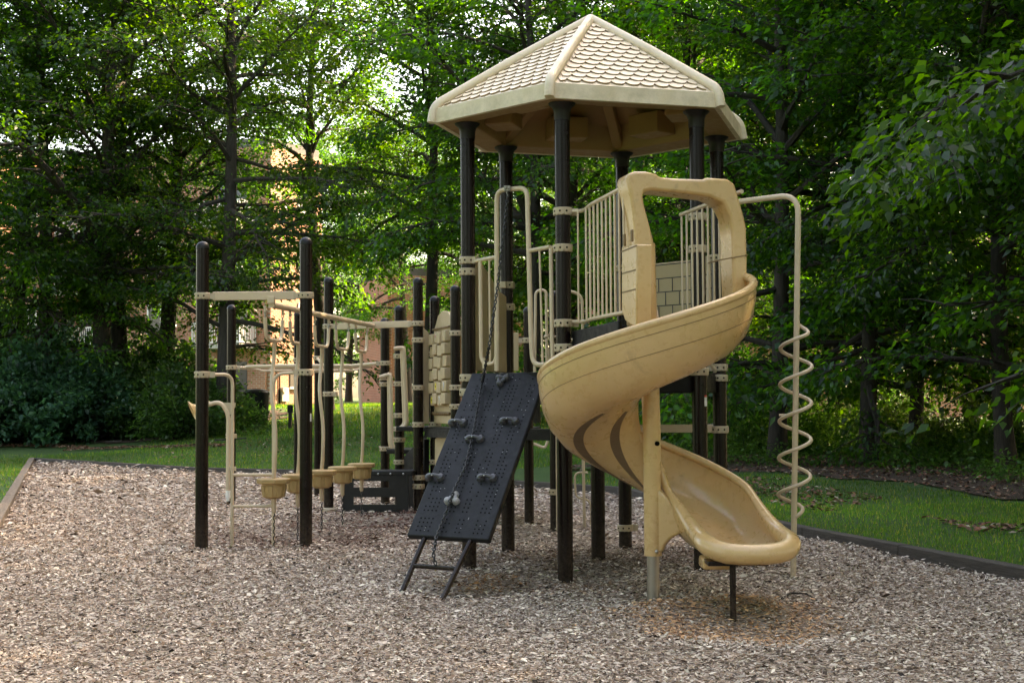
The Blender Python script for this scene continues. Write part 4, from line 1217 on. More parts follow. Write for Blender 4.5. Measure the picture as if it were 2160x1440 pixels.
# --- lower square deck, its posts, panels, stairs
L7, L9, L10, P11, P17 = V((-1.51, 18.5)), V((-.985, 17.6)), V((-.68, 16.6)), V((.19, 16.27)), V((.47, 15.47))
def build_lower():
    T = thing('lower_play_deck', 'low black play deck on dark posts between the tower and the hanging pods', 'play deck', (-.3, 16.6, 0))
    DZ = 1.10
    post(T, L9.x, L9.y, P(917, 627, L9.y).z, [(2.03, -1.2), 1.135, .66]); post(T, L10.x, L10.y, P(961.5, 604, L10.y).z, [2.24, 1.59, 1.36], r=.061)
    post(T, P11.x, P11.y, P(1111, 649, P11.y).z, [(P(1105, 718, P11.y).z, math.pi)], r=.056); post(T, P17.x, P17.y, P(1168, 615, P17.y).z, [P(1160, 1037, P17.y).z], r=.056)
    mb = MB(); poly = [L8 + V((.1, -.05)), L9 + V((.1, .1)), V((.35, 17.4)), P11 + V((.05, 0)), P17 + V((0, .02)), L10 + V((.05, -.05))]
    mb.prism([V((q.x, q.y, DZ - .04)) for q in poly], (0, 0, .045))
    for a, b in zip(poly, poly[1:] + poly[:1]): mb.beam(V((*a, DZ - .07)), V((*b, DZ - .07)), .04, .10)
    mb.build('deck', BLACK2, T)
    # bridging step up to the tower deck
    mb = MB(); mb.prism([V((q.x, q.y, 1.38)) for q in (L10 + V((.1, -.1)), P17 + V((-.1, -.1)), E_ + V((.05, .1)), F_ + V((.1, .2)))], (0, 0, .05)); mb.build('step_plate', BLACK2, T, bevel=.006)
    # dark lower panels under the deck
    for (a, b, z0, z1) in ((L8, L9, .05, .95), (L9, L10, .62, .92)):
        e = (b - a).normalized(); nn = V((-e.y, e.x, 0)); p0 = a + e * .08; p1 = b - e * .08
        mb = MB(); mb.prism([V((*p0, z0)), V((*p1, z0)), V((*p1, z1)), V((*p0, z1))], nn * .03); mb.build('skirt_panel', BLACK2, T, bevel=.006)
    # olive looking side panel between L8 and L9 and a thin upright
    e = (L9 - L8); L_ = e.length; e.normalize(); nn = V((-e.y, e.x, 0))
    mb = MB(); mb.prism([V((*(L8 + e * u), z)) for u, z in ((.075, DZ + .04), (.15, DZ + .04), (.15, 2.3), (.075, 2.36))], nn * .03); mb.build('side_panel', PANEL, T, bevel=.006)
    q = P(873, 800, 17.7); mb = MB(); mb.tube(fillet([V((L8.x + .05, L8.y + .1, P(873, 690, 17.7).z)), V((q.x, 17.7, P(873, 694, 17.7).z)), V((q.x, 17.7, DZ))], .05), .014, 10); mb.build('side_rail', PIPE, T)
    # tan panel seen below L10
    pl = [P(917, 926, 17.3), P(926, 917, 17.25), P(940, 913, 17.1), P(975, 913, 16.8), P(975, 995, 16.8), P(917, 995, 17.3)]
    mb = MB(); mb.prism(pl, (.02, .03, 0)); mb.build('lower_panel', PANEL, T, bevel=.006)
    # narrow panel right of post E
    pl = [P(1081, 702, 15.9), P(1094, 702, 15.9), P(1094, 782, 15.9), P(1081, 782, 15.9)]
    mb = MB(); mb.prism(pl, (0, .04, 0)); mb.build('side_panel', PANEL, T, bevel=.006)
    # curved handrails on the far side
    for pts, Y, r_ in (([(1128, 790), (1130, 613), (1152, 611), (1154, 790)], 15.2, .0165), ([(1196, 612), (1228, 622), (1229, 698)], 14.9, .0165), ([(1200, 717), (1226, 716)], 14.9, .016), ([(1158, 735), (1158, 790)], 15.2, .009), ([(1165, 735), (1166, 790)], 15.2, .009)):
        mb = MB(); mb.tube(fillet([P(x, y, Y) for x, y in pts], .13, 7), r_, 10); mb.build('handrail', PIPE, T)
    mb = MB(); q = P(1151, 710, 15.1); mb.ball(q, .022); 
    for k in range(7):
        a = k * .9; mb.cyl(q + V((.03, 0, 0)), q + V((.06 + .03 * math.cos(a), -.03, .06 * math.sin(a))), .006, 6)
    mb.cyl(q, q + V((.14, .02, 0)), .014, 10); mb.build('spinner_knob', CLAMP, T)
    mb = MB(); mb.tube(fillet([P(1125, 935, 19), P(1150, 945, 19), P(1155, 930, 19)], .06), .018, 8); mb.build('handrail', PIPE, T)
    # thin rail beside post P17
    mb = MB(); q = P(1174.5, 1000, 15.3); mb.cyl((q.x, q.y, .0), (q.x, q.y, 1.2), .011, 8); mb.build('side_rail', PIPE, T)
build_lower()

def build_activity():
    T = thing('tic_tac_toe_panel', 'beige activity panel with three columns of turning blocks between two dark posts', 'activity panel', ((L9.x + L10.x) / 2, (L9.y + L10.y) / 2, 1.1))
    a, b = V((*L9, 0)), V((*L10, 0)); e = b - a; L_ = e.length; e.normalize(); nn = V((e.y, -e.x, 0))
    if nn.x > 0: nn = -nn
    def W_(u, z, h=0): return a + e * u + V((0, 0, z)) + nn * h
    z0, zt_ = 1.15, 2.44
    outl = [(.08, z0), (L_ - .08, z0), (L_ - .08, 2.44), (L_ * .75, 2.52), (L_ * .5, 2.545), (L_ * .28, 2.50), (L_ * .18, 2.40), (.08, 2.33)]
    mb = MB(); mb.prism([W_(u, z) for u, z in outl], nn * .03); mb.build('panel', PANEL, T, bevel=.008)
    rows = 6; colsn = 4; bw = (L_ - .2) / colsn; hh = .135; top = 2.22
    yel = plastic('yellow_print', (.75, .62, .03), .5); red = plastic('red_print_mark', (.5, .06, .03), .5)
    for r_ in range(rows):
        for c in range(colsn):
            u = .1 + (c + .5) * bw; z = top - r_ * .152 - (.0 if c % 2 else .02); off = (.055, .035, .06, .045)[(r_ + c) % 4]
            mb = MB(); mb.box(W_(u, z, off), (bw * .92, .11, hh), rz=math.atan2(e.y, e.x) + random.uniform(-.06, .06)); bk = mb.build('block', PANEL, T, bevel=.01)
            if (r_, c) in ((4, 1), (5, 0), (4, 3), (5, 2)):
                mb = MB(); q = W_(u, z, off + .0575)
                if c in (0, 1):
                    mb.cyl(q - nn * .004, q + nn * .0015, .042, 20); mb.build('yellow_face', yel, bk)
                    mb = MB(); mb.cyl(q, q + nn * .003, .014, 12); mb.build('face_mark', DARK, bk)
                else:
                    pts = [q + nn * .001 + e * (.03 * math.cos(t)) + V((0, 0, .042 * math.sin(t))) for t in [k * .35 - 1.6 for k in range(10)]]
                    mb.tube(pts, .006, 6); mb.build('white_mark', WHITE, bk)
            if (r_, c) == (0, 1):
                mb = MB(); q = W_(u, z, off + .0565); mb.prism([q + e * -.03 + V((0, 0, .03)), q + e * .03 + V((0, 0, .045)), q + V((0, 0, -.03))], nn * .002); mk = mb.build('white_mark', WHITE, bk)
                mb = MB(); q = q + nn * .001; mb.prism([q + e * -.02 + V((0, 0, .025)), q + e * .02 + V((0, 0, .035)), q + V((0, 0, -.015))], nn * .0025); mb.build('red_mark', red, bk)
    mb = MB()
    for z in (2.33, 1.285): mb.tube([W_(.1, z, .05), W_(L_ - .1, z, .05)], .012, 8)
    for k in range(9): mb.ball(W_(.13 + k * (L_ - .26) / 8, 1.27, .05), .02, 8)
    mb.build('spindle_rail', SEAM, T)
build_activity()

def build_steps():
    T = thing('entry_steps', 'black entry steps with beige looped hand grips, left of the low deck', 'steps', (-1.7, 18.6, 0))
    p7 = L7
    post(T, p7.x, p7.y, P(842.5, 646.7, p7.y).z, [2.03, P(842, 876, p7.y).z, P(842, 904, p7.y).z, P(842, 927, p7.y).z, P(842, 974, p7.y).z, P(842, 800, p7.y).z - .06])
    for (x0, x1, y0, z) in ((815, 880, 18.9, .78), (835, 900, 18.2, 1.10), (812, 875, 18.7, .42)):
        a = P(x0, 900, y0); b = P(x1, 900, y0 - .2)
        mb = MB(); mb.prism([V((a.x, y0, z - .06)), V((b.x, y0 - .3, z - .06)), V((b.x + .1, y0 + .5, z - .06)), V((a.x + .1, y0 + .8, z - .06))], (0, 0, .06)); mb.build('tread', BLACK2, T, bevel=.008)
    mb = MB(); a, b = P(852, 940, 18.4), P(900, 940, 18.0)
    mb.prism([V((a.x, a.y, .02)), V((b.x, b.y, .02)), V((b.x, b.y, 1.02)), V((a.x, a.y, .70))], (0, .03, 0)); mb.build('stringer', BLACK2, T, bevel=.006)
    for i, pts in enumerate(([(805, 795), (824, 788), (826, 935), (832, 948)], [(835, 735), (852, 733), (858, 895), (846, 905)])):
        Y = (19.2, 18.2)[i]
        mb = MB()
        p = [P(x, y, Y) for x, y in pts]
        mb.tube(fillet(p, .07, 6), .028, 12)
        p2 = [q + V((-.035, .10, 0)) for q in p]; mb.tube(fillet(p2, .07, 6), .026, 12); mb.tube([p[1], p2[1]], .024, 10)
        mb.build('hand_grip', PIPE, T)
    for (x, y, Y) in ((866, 893, 18.0), (812, 943, 18.9)):
        for k in range(3):
            mb = MB(); mb.ball(P(x + k * 5, y, Y - .05), .008, 8); mb.build('bolt', BOLT, T)
build_steps()

def build_transfer():
    T = thing('slotted_step_panel', 'black slotted panel step standing in the chips beside the farthest pod', 'step panel', (-1.75, 17.7, 0))
    y0, y1 = 17.95, 17.35
    def Q(px, py):
        t = (px - 720) / 142; return P(px, py, lerp(y0, y1, t))
    def rect(x0, y0_, x1, y1_): return [Q(x0, y0_), Q(x1, y0_), Q(x1, y1_), Q(x0, y1_)]
    mb = MB()
    for r_ in ((723, 1003, 745, 1078), (836, 1002, 861, 1088), (745, 1003, 836, 1014), (745, 1028, 836, 1048), (735, 1064, 836, 1084), (820, 1014, 836, 1028)):
        mb.prism(rect(*r_), (0, .06, 0))
    mb.build('side_plate', BLACK, T, smooth=0)
    mb = MB(); mb.prism([Q(705, 994), Q(870, 992), Q(870, 1003), Q(705, 1004)], (.12, .45, 0)); mb.build('tread', BLACK, T, bevel=.012)
    for k, px in enumerate((771, 798, 824, 851)):
        mb = MB(); mb.ball(Q(px, 999) + V((0, -.004, 0)), .014, 10); mb.build('bolt', BOLT, T)
build_transfer()

def build_zig():
    Y = 15.8
    T = thing('zigzag_climber', 'thin beige pole with rounded side loops seen under the tower', 'climbing pole', (P(1231, 1050, Y).x, Y, 0))
    p = lambda x, y: P(x, y, Y)
    mb = MB(); mb.tube([p(1230, 960), p(1233, 1112)], .018, 10); mb.build('pole', PIPE, T)
    mb = MB(); mb.tube(fillet([p(1240, 996), p(1212, 996), p(1214, 1050), p(1243, 1052), p(1248, 1080), p(1246, 1112)], .12, 7), .0125, 10); mb.build('loop', PIPE, T)
build_zig()
# ------------------------------------------------------------------ buildings
def wall_box(name, a, b, z0, z1, th, mat, parent):
    """a brick wall from a to b with its own local axes, so the courses run true"""
    a, b = V((*a, 0)), V((*b, 0)); d = b - a; L = d.length
    mb = MB(); mb.box((L / 2, 0, (z1 - z0) / 2), (L, th, z1 - z0))
    me = mb.mesh(name, mat, 0)
    o = bpy.data.objects.new(name, me); COL.objects.link(o); o.parent = parent
    o.matrix_parent_inverse = world_inv(parent)
    o.location = (a.x, a.y, z0); o.rotation_euler = (0, 0, math.atan2(d.y, d.x))
    return o

def facade_window(parent, a, b, u, z, w, h, nn, name='window'):
    a, b = V((*a, 0)), V((*b, 0)); e = (b - a).normalized(); n3 = V((nn[0], nn[1], 0)).normalized()
    c = a + e * u + V((0, 0, z)); rz = math.atan2(e.y, e.x)
    mb = MB(); mb.box(c + n3 * .17, (w - .12, .03, h - .12), rz); g = mb.build(name, GLASS, parent)
    mb = MB()
    for du, dz, ww, hh in ((0, h / 2, w + .06, .09), (0, -h / 2, w + .12, .11), (-w / 2, 0, .09, h), (w / 2, 0, .09, h), (0, 0, .05, h)):
        mb.box(c + n3 * .20 + e * du + V((0, 0, dz)), (ww, .08, hh), rz)
    mb.build('frame', WHITE, g, smooth=0)

def balcony(parent, a, b, u0, u1, z, nn, depth=1.5):
    a, b = V((*a, 0)), V((*b, 0)); e = (b - a).normalized(); n3 = V((nn[0], nn[1], 0)).normalized(); rz = math.atan2(e.y, e.x)
    c = a + e * ((u0 + u1) / 2) + n3 * depth / 2 + V((0, 0, z))
    mb = MB(); mb.box(c, (u1 - u0, depth, .2), rz); s = mb.build('balcony', SLAB, parent)
    mb = MB(); o_ = a + n3 * depth
    for dz in (.18, 1.1): mb.box(a + e * ((u0 + u1) / 2) + n3 * (depth - .04) + V((0, 0, z + dz)), (u1 - u0, .05, .06), rz)
    n = int((u1 - u0) / .13)
    for k in range(n + 1): mb.box(a + e * (u0 + .03 + k * (u1 - u0 - .06) / n) + n3 * (depth - .04) + V((0, 0, z + .64)), (.03, .03, .92), rz)
    for uu_ in (u0 + .03, u1 - .03):
        for dz in (.18, 1.1): mb.box(a + e * uu_ + n3 * (depth / 2) + V((0, 0, z + dz)), (.05, depth, .05), rz)
        for k in range(int(depth / .13)): mb.box(a + e * uu_ + n3 * (k * .13 + .1) + V((0, 0, z + .64)), (.03, .03, .92), rz)
    mb.build('railing', WHITE, s, smooth=0)

def build_apartments():
    T = thing('apartment_building', 'red brick apartment block with white balcony railings behind the trees on the left', 'building', (-16, 68, 1.2))
    z0, z1 = .8, 13.6
    c1 = (-11.5, 65.0); nL = (.90, -.436); nS = (-.436, -.90)
    e1 = (c1[0] + .436 * 4.3, c1[1] + .90 * 4.3)       # far end of the sunlit side wall
    f1 = (c1[0] - .90 * 12.5, c1[1] + .436 * 12.5)     # far end of the shaded front
    wall_box('sunlit_wall', c1, e1, z0, z1, .35, BRICK, T)
    wall_box('front_wall', f1, c1, z0, z1 - .01, .34, BRICK, T)
    # second wing standing forward on the left
    s2 = (f1[0] + .436 * -6.0, f1[1] - .90 * 6.0)
    wall_box('wing_side_wall', s2, f1, z0, z1 - .02, .35, BRICK, T)
    g2 = (s2[0] - .90 * 12, s2[1] + .436 * 12)
    wall_box('wing_front_wall', g2, s2, z0, z1 - .03, .34, BRICK, T)
    b2 = (e1[0] - .9 * 16, e1[1] + .436 * 16)
    wall_box('back_wall', e1, b2, z0, z1 - .04, .33, BRICK, T)
    mb = MB(); mb.prism([V((*q, z1 - .05)) for q in (c1, e1, b2, (g2[0] + 2, g2[1] + 8), g2, s2, f1)], (0, 0, .5)); mb.build('roof', ROOFING, T, bevel=.03)
    for i in range(4):
        zz = 1.25 + i * 2.85
        for (u0, u1) in ((9.2, 12.0), (.6, 3.4)):
            if i: balcony(T, f1, c1, u0, u1, zz, nS)
        if i: balcony(T, g2, s2, 8.4, 11.6, zz, nS)
        facade_window(T, f1, c1, 6.3, zz + 1.5, 1.6, 1.4, nS); facade_window(T, g2, s2, 5.5, zz + 1.5, 1.6, 1.4, nS)
        facade_window(T, s2, f1, 3.2, zz + 1.55, 1.0, 1.3, nL)
        if i: facade_window(T, c1, e1, 2.7, zz + 1.55, .9, 1.2, nL)
        for u in (10.6, 2.0):
            mb = MB(); a = V((*f1, 0)); e = (V((*c1, 0)) - a).normalized(); mb.box(a + e * u + V((*nS, 0)) * .18 + V((0, 0, zz + 1.15)), (1.7, .03, 2.0), math.atan2(e.y, e.x)); mb.build('balcony_door', GLASS, T)
    # electric meter box, meter dial, conduit and a narrow window low on the sunlit wall
    a = V((*c1, 0)); e = (V((*e1, 0)) - a).normalized(); n3 = V((*nL, 0)); rz = math.atan2(e.y, e.x)
    at = lambda px, py: PL(px, py, a + n3 * .175, n3)
    q = at(597, 832); mb = MB(); mb.box(q + n3 * .08, (.55, .16, .66), rz); mx = mb.build('meter_box', SLAB, T, bevel=.02)
    q = at(593, 822); mb = MB(); mb.cyl(q + n3 * .02 + V((0, 0, 0)), q + n3 * .22, .15, 20); mb.build('meter_dial', CLAMP, mx)
    mb = MB(); mb.tube([at(588, 862) + n3 * .05, at(588, 790) + n3 * .05, at(580, 786) + n3 * .05], .035, 8); mb.build('conduit', DARK, T)
    q = at(616, 800); mb = MB(); mb.box(q + n3 * .02, (.42, .06, .95), rz); mb.build('narrow_window', GLASS, T)
    mb = MB(); mb.box(at(616, 818) + n3 * .06, (.7, .16, .12), rz); mb.build('sill', SLAB, T)
build_apartments()

def build_far():
    T = thing('far_brick_house', 'low brick building half hidden behind the tower posts in the centre', 'building', (-6, 84, 1.4))
    a, b = (-7.2, 82), (1.5, 86); nn = (.42, -.91)
    wall_box('front_wall', a, b, 1.0, 9.0, .35, BRICK, T); wall_box('side_wall', a, (-9.6, 88.4), 1.0, 8.99, .34, BRICK, T)
    wall_box('back_wall', b, (-1.2, 92.2), 1.0, 8.98, .33, BRICK, T)
    mb = MB(); mb.prism([V((*q, 8.95)) for q in (a, b, (-1.2, 92.2), (-9.6, 88.4))], (0, 0, .5)); mb.build('roof', ROOFING, T)
    balcony(T, a, b, 2.6, 5.6, 5.9, nn); facade_window(T, a, b, 1.5, 3.2, 1.2, 1.4, nn); facade_window(T, a, b, 6.6, 3.2, 1.2, 1.4, nn)
    T = thing('right_brick_house', 'brick building with white framed windows behind the trees on the right', 'building', (13, 64, 1.2))
    a, b = (5.4, 60), (24.0, 64.5); nn = (.235, -.972)
    wall_box('front_wall', a, b, .6, 9.0, .35, BRICK, T); wall_box('side_wall', a, (3.3, 68.7), .6, 8.99, .34, BRICK, T); wall_box('back_wall', b, (22, 73), .6, 8.98, .33, BRICK, T)
    mb = MB(); mb.prism([V((*q, 8.95)) for q in (a, b, (22, 73), (3.3, 68.7))], (0, 0, .5)); mb.build('roof', ROOFING, T)
    for u in (4.2, 8.2, 12.2, 16.2):
        for z in (2.6, 5.6): facade_window(T, a, b, u, z, 1.3, 1.5, nn)
build_far()

def build_bin():
    c = P(541, 905, 43.5); z = float(zt(c.x, c.y))
    T = thing('dark_bin', 'black lidded bin standing in front of the brick building', 'bin', (c.x, c.y, z))
    mb = MB(); mb.lathe((c.x, c.y, 0), [(.33, z), (.36, z + .1), (.39, z + .95)], 24); mb.build('body', BLACK, T)
    mb = MB(); mb.lathe((c.x, c.y, 0), [(.41, z + .95), (.41, z + 1.02), (.33, z + 1.10), (.06, z + 1.14)], 24); mb.build('lid', BLACK, T)
    c = P(612, 915, 40.5); z = float(zt(c.x, c.y))
    T = thing('marker_post', 'short wooden marker post with a black cap on the far lawn', 'post', (c.x, c.y, z))
    mb = MB(); mb.cyl((c.x, c.y, z - .1), (c.x, c.y, z + .62), .055, 12); mb.build('shaft', BARK, T)
    mb = MB(); mb.lathe((c.x, c.y, 0), [(.085, z + .48), (.085, z + .68), (.05, z + .71)], 14); mb.build('cap', BLACK, T)
build_bin()

# ------------------------------------------------------------------ trees
def leaf_quads(C, D, N_, L, Wd, rs):
    """diamond leaves, slightly folded along the midrib: C base, D direction, N_ normal"""
    S = np.cross(D, N_); S /= np.linalg.norm(S, axis=1)[:, None] + 1e-9
    l = L[:, None]; w = Wd[:, None] / 2
    fold = N_ * (w * .35)
    droop = np.array([0, 0, -1.0]) * (l * .12)
    v = np.stack([C, C + D * l * .45 + S * w + fold, C + D * l + droop, C + D * l * .45 - S * w + fold], 1)
    return v.reshape(-1, 3)

def unit(a): return a / (np.linalg.norm(a, axis=-1, keepdims=True) + 1e-9)

def tree_meshes(seed, Ht=14, Rc=4.6, z0=1.6, nleaf=46000, trunk_r=.2, fork=False, leafL=.145, lean=0.0, cols=None, limbs=34, flat=.42):
    rs = np.random.RandomState(seed)
    wood = MB()
    # trunk
    tp = []; n = 14
    for i in range(n + 1):
        t = i / n; tp.append(V((lean * t * t * Ht * .3 + .22 * math.sin(t * 5 + seed), .22 * math.cos(t * 4 + seed * 2) - .22 * math.cos(seed * 2), t * Ht * .93 - .2)))
    tp = [p - V((.22 * math.sin(seed), 0, 0)) for p in tp]
    rad = [trunk_r * (1.35 if i == 0 else 1) * (1 - .86 * (i / n) ** 1.1) + .012 for i in range(n + 1)]
    wood.tube(tp, rad, 10)
    def tat(z):
        t = min(.999, max(0, (z + .2) / (Ht * .93))) * n; i = int(t); return tp[i].lerp(tp[i + 1], t - i), rad[i]
    segs = []   # twigs that carry leaves: (p0, dir, length, spread)
    for k in range(limbs):
        t = (k + rs.rand() * .8) / limbs; z = z0 + (Ht * .92 - z0) * t ** .95
        if fork and k < 2: z = Ht * .30
        o, tr = tat(z); az = k * 2.39996 + rs.rand() * .5
        prof = 1.0 if t < .6 else 1 - .45 * ((t - .6) / .4) ** 1.5
        L = Rc * (prof * .92 + .12) * rs.uniform(.8, 1.12)
        el = lerp(.12, .95, t) + rs.normal(0, .24)
        if fork and k < 2: el = .75; L = Rc * 1.5
        pts = [o]; d = V((math.cos(az) * math.cos(el), math.sin(az) * math.cos(el), math.sin(el))); m_ = 6
        for q in range(m_):
            bend = V((rs.normal(0, .16), rs.normal(0, .16), rs.normal(.0, .10) - .05 - .12 * q / m_))
            d = (d + bend * .8).normalized(); pts.append(pts[-1] + d * (L / m_))
        r0_ = min(tr * .62, .012 + L * .016) * (1.7 if fork and k < 2 else 1)
        wood.tube(pts, [max(.006, r0_ * (1 - .85 * q / m_)) for q in range(m_ + 1)], 6)
        # second order
        ns = 5 + int(L * 1.5)
        for s in range(ns):
            u = .22 + .78 * (s + rs.rand()) / ns; f_ = u * m_; i = min(m_ - 1, int(f_)); c = pts[i].lerp(pts[i + 1], f_ - i)
            ax = (pts[i + 1] - pts[i]).normalized(); side = 1 if s % 2 else -1
            la = V((-ax.y, ax.x, 0)).normalized() * side
            dd = (ax * rs.uniform(.5, .9) + la * rs.uniform(.5, 1.0) + V((0, 0, rs.uniform(-.32, .34)))).normalized()
            l2 = rs.uniform(.45, 1.35) * (1.6 - .6 * u) * min(1.25, L * .38)
            e = c + dd * l2 * .55; e2 = c + dd * l2 + V((0, 0, -.10 * l2))
            wood.tube([c, e, e2], [max(.005, r0_ * .35), .006, .003], 4)
            segs.append((np.array(c), np.array(e2), l2))
        segs.append((np.array(pts[-2]), np.array(pts[-1]), L / m_ * 1.3))
    wl = np.array([s[2] for s in segs]); wl = wl * rs.choice([.12, .5, 1.0, 1.7], len(wl), p=[.22, .2, .3, .28]) * rs.uniform(.6, 1.4, len(wl)); cnt = rs.multinomial(nleaf, wl / wl.sum())
    P0 = np.repeat(np.array([s[0] for s in segs]), cnt, 0); P1 = np.repeat(np.array([s[1] for s in segs]), cnt, 0); LL = np.repeat(np.array([s[2] for s in segs]), cnt)
    tone = np.repeat(rs.uniform(.78, 1.22, len(segs)), cnt)
    n = len(P0); u = rs.rand(n) ** .8; ax = unit(P1 - P0)
    lat = np.cross(ax, np.array([0, 0, 1.0])); lat = unit(lat)
    wdt = (LL * .40 + .08) * (1.05 - u * .6)
    off = lat * (rs.uniform(-1, 1, n) * wdt)[:, None]
    Cc = P0 + (P1 - P0) * (u * 1.08)[:, None] + off; Cc[:, 2] += rs.normal(0, .15, n) - np.abs(np.sum(off * lat, 1)) * .18
    dr = unit(ax * .6 + lat * np.sign(np.sum(off * lat, 1))[:, None] * .7 + rs.normal(0, .35, (n, 3)) + np.array([0, 0, -.28]))
    nr = unit(np.array([0, 0, .8]) + rs.normal(0, flat * 1.6, (n, 3)))
    Ls = leafL * rs.uniform(.6, 1.25, n)
    verts = leaf_quads(Cc, dr, nr, Ls, Ls * rs.uniform(.48, .68, n), rs)
    base = cols or [(.012, .050, .012), (.020, .069, .010), (.009, .035, .011)]
    b = np.array(base); pick = rs.randint(0, len(b), n)
    cc = b[pick] * (tone * rs.uniform(.75, 1.3, n))[:, None]
    return wood, verts, cc

PROTO = []
def make_protos():
    specs = [dict(seed=1, Ht=17, Rc=4.8, z0=3.6, trunk_r=.20, fork=True, limbs=46), dict(seed=2, Ht=18, Rc=4.6, z0=1.7, trunk_r=.19, limbs=50), dict(seed=3, Ht=16, Rc=5.0, z0=3.0, trunk_r=.21, limbs=46, lean=.15),
             dict(seed=4, Ht=18.5, Rc=4.4, z0=1.3, trunk_r=.17, limbs=52, leafL=.155), dict(seed=5, Ht=17, Rc=4.8, z0=5.2, trunk_r=.22, limbs=44)]
    specs += [dict(seed=11, Ht=17, Rc=4.6, z0=3.4, trunk_r=.28, fork=True, limbs=46, nleaf=27000), dict(seed=12, Ht=18, Rc=4.4, z0=2.6, trunk_r=.25, limbs=48, nleaf=28000)]
    for i, s in enumerate(specs):
        s.setdefault('nleaf', NLEAF); wood, v, c = tree_meshes(**s)
        PROTO.append((wood.mesh('trunk', BARK, 50), quads_mesh('crown', LEAF, v, 4, np.repeat(c, 4, 0))))
NLEAF = 44000
make_protos()

def tree(kind, x, y, s=1.0, rz=0.0, label='', group='trees behind the playground', sz=None, name='broadleaf_tree'):
    z = float(zt(x, y)) - .05
    T = thing(name, label, 'tree', (x, y, z), rz, group)
    T.scale = (s, s, sz or s)
    for nm, me in zip(('trunk', 'crown'), PROTO[kind]):
        o = bpy.data.objects.new(nm, me); COL.objects.link(o); o.parent = T
    return T

def px2x(px, y): return (px - 1080) / 2917.0 * y
TREES = [
    # kind, px, depth, scale, rot, label
    (5, 345, 37.5, 1.0, .35, 'tree with a dark forked trunk left of the near play posts'),
    (6, 472, 40.0, 1.0, 1.0, 'straight dark trunk rising just right of the leftmost play post'),
    (6, 265, 36.8, 1.05, 2.4, 'tree with a thick dark trunk in front of the left brick wing'),
    (5, 212, 35.5, 1.08, 4.6, 'tall tree whose pale upper trunk shows at the top left'),
    (6, 85, 36.2, .98, 5.1, 'slim dark trunk near the left edge in front of the pink brick'),
    (1, 25, 36.5, 1.1, 3.3, 'wide dark trunk at the left edge of the picture'),
    (4, -170, 34.0, 1.0, 1.3, 'leafy tree reaching in from beyond the left edge'),
    (2, 735, 92.0, 1.1, 2.0, 'far tree standing at the back of the sunlit lawn'),
    (4, 690, 49.0, 1.08, 2.6, 'high crowned tree rising above the sunlit brick wall'),
    (3, 1755, 39.0, 1.05, 3.0, 'tree standing deep in the shade on the right'),
    (4, 905, 43.5, 1.0, .6, 'tree behind the block panel in the middle'),
    (0, 1120, 38.5, 1.0, 1.9, 'tree with a dark trunk seen between the two front tower posts'),
    (3, 1215, 43.0, 1.05, 5.5, 'tree directly behind the tower roof'),
    (1, 1330, 47.0, 1.1, 2.9, 'tree behind the slide hood'),
    (4, 1432, 41.0, 1.0, 4.4, 'tree with a short visible trunk under the tower deck'),
    (3, 1635, 30.5, 1.08, 1.2, 'tall dark trunk behind the corkscrew pole'),
    (2, 1560, 52.0, 1.1, .2, 'sunlit tree behind the right side of the slide'),
    (1, 1825, 29.5, .95, 4.7, 'slim dark trunk right of the corkscrew pole'),
    (3, 1925, 33.0, 1.0, 2.2, 'dark trunk in the shade beyond the right lawn'),
    (4, 2135, 37.0, 1.05, .9, 'stout trunk by the bright grass at the right edge'),
    (2, 2050, 46.0, 1.1, 5.8, 'far tree near the right edge of the picture'),
    (3, 2320, 24.5, 1.05, 2.5, 'tree overhanging the lawn from the right edge'),
    (0, 2120, 26.5, .9, 3.9, 'low branching tree spreading over the right lawn'),
    (4, 2560, 20.5, 1.12, 3.3, 'high crowned tree whose big leaves hang into the top right corner'),
    (1, 2440, 31.0, 1.3, .4, 'tree just outside the right edge'),
    (1, 1460, 72.0, 1.3, 1.4, 'very far tree behind the tower deck'),
    (2, 1800, 58.0, 1.25, 3.3, 'very far tree behind the right trunks'),
    (4, 862, 78.0, 1.0, 3.2, 'far tree in front of the centre brick house'),
]
TREES += [(1, 2700, 40.0, 1.2, 2.0, 'dark tree well beyond the right edge')]
for (k, px, y, s, rz, lab) in TREES:
    if -200 < px < 400: y += 6.0
    tree(k, px2x(px, y), y, s, rz, lab)
for i, (px, y, k, lab) in enumerate([(640, 104, 1, 'distant tree at the far end of the lawn, left of the overhead rail'), (800, 108, 3, 'distant tree at the far end of the lawn, under the overhead rail'), (960, 112, 3, 'distant tree behind the centre brick house'), (1110, 100, 1, 'distant tree seen under the tower roof'), (1260, 106, 3, 'distant tree behind the slide column'),
                                    (1420, 100, 1, 'distant tree behind the tower back posts'), (1600, 108, 3, 'distant tree left of the corkscrew pole'), (1790, 102, 1, 'distant tree right of the corkscrew pole'), (1980, 108, 3, 'distant tree in the shade on the right'), (2150, 100, 1, 'distant tree at the right edge'), (1040, 88, 1, 'distant tree just left of the near tower post'), (1190, 84, 3, 'distant tree just right of the near tower post')]):
    tree(k, px2x(px, y), y, 1.15, i * 1.3, lab, 'distant trees behind the far lawn')
# shade trees standing outside the frame on the right: their real shadows fall on the playground
for i, (k, x, y, s) in enumerate([(1, 9.5, 13.0, 1.0), (2, 13.5, 17.5, 1.1), (3, 12.5, 9.0, 1.05), (1, 17.0, 12.5, 1.15), (4, 11.5, 4.0, 1.05), (3, 17.5, 21.0, 1.15), (2, 16.5, 5.5, 1.15), (1, 21.0, 17.0, 1.3), (3, 22.5, 25.5, 1.3), (2, 22.0, 9.0, 1.3), (1, 15.5, 27.0, 1.1), (4, 26, 33, 1.3), (2, 20, 34, 1.2)]):
    tree(k, x, y, s, i * 1.7, 'tall leafy tree standing beyond the right side of the picture', 'shade trees beyond the right side of the picture')

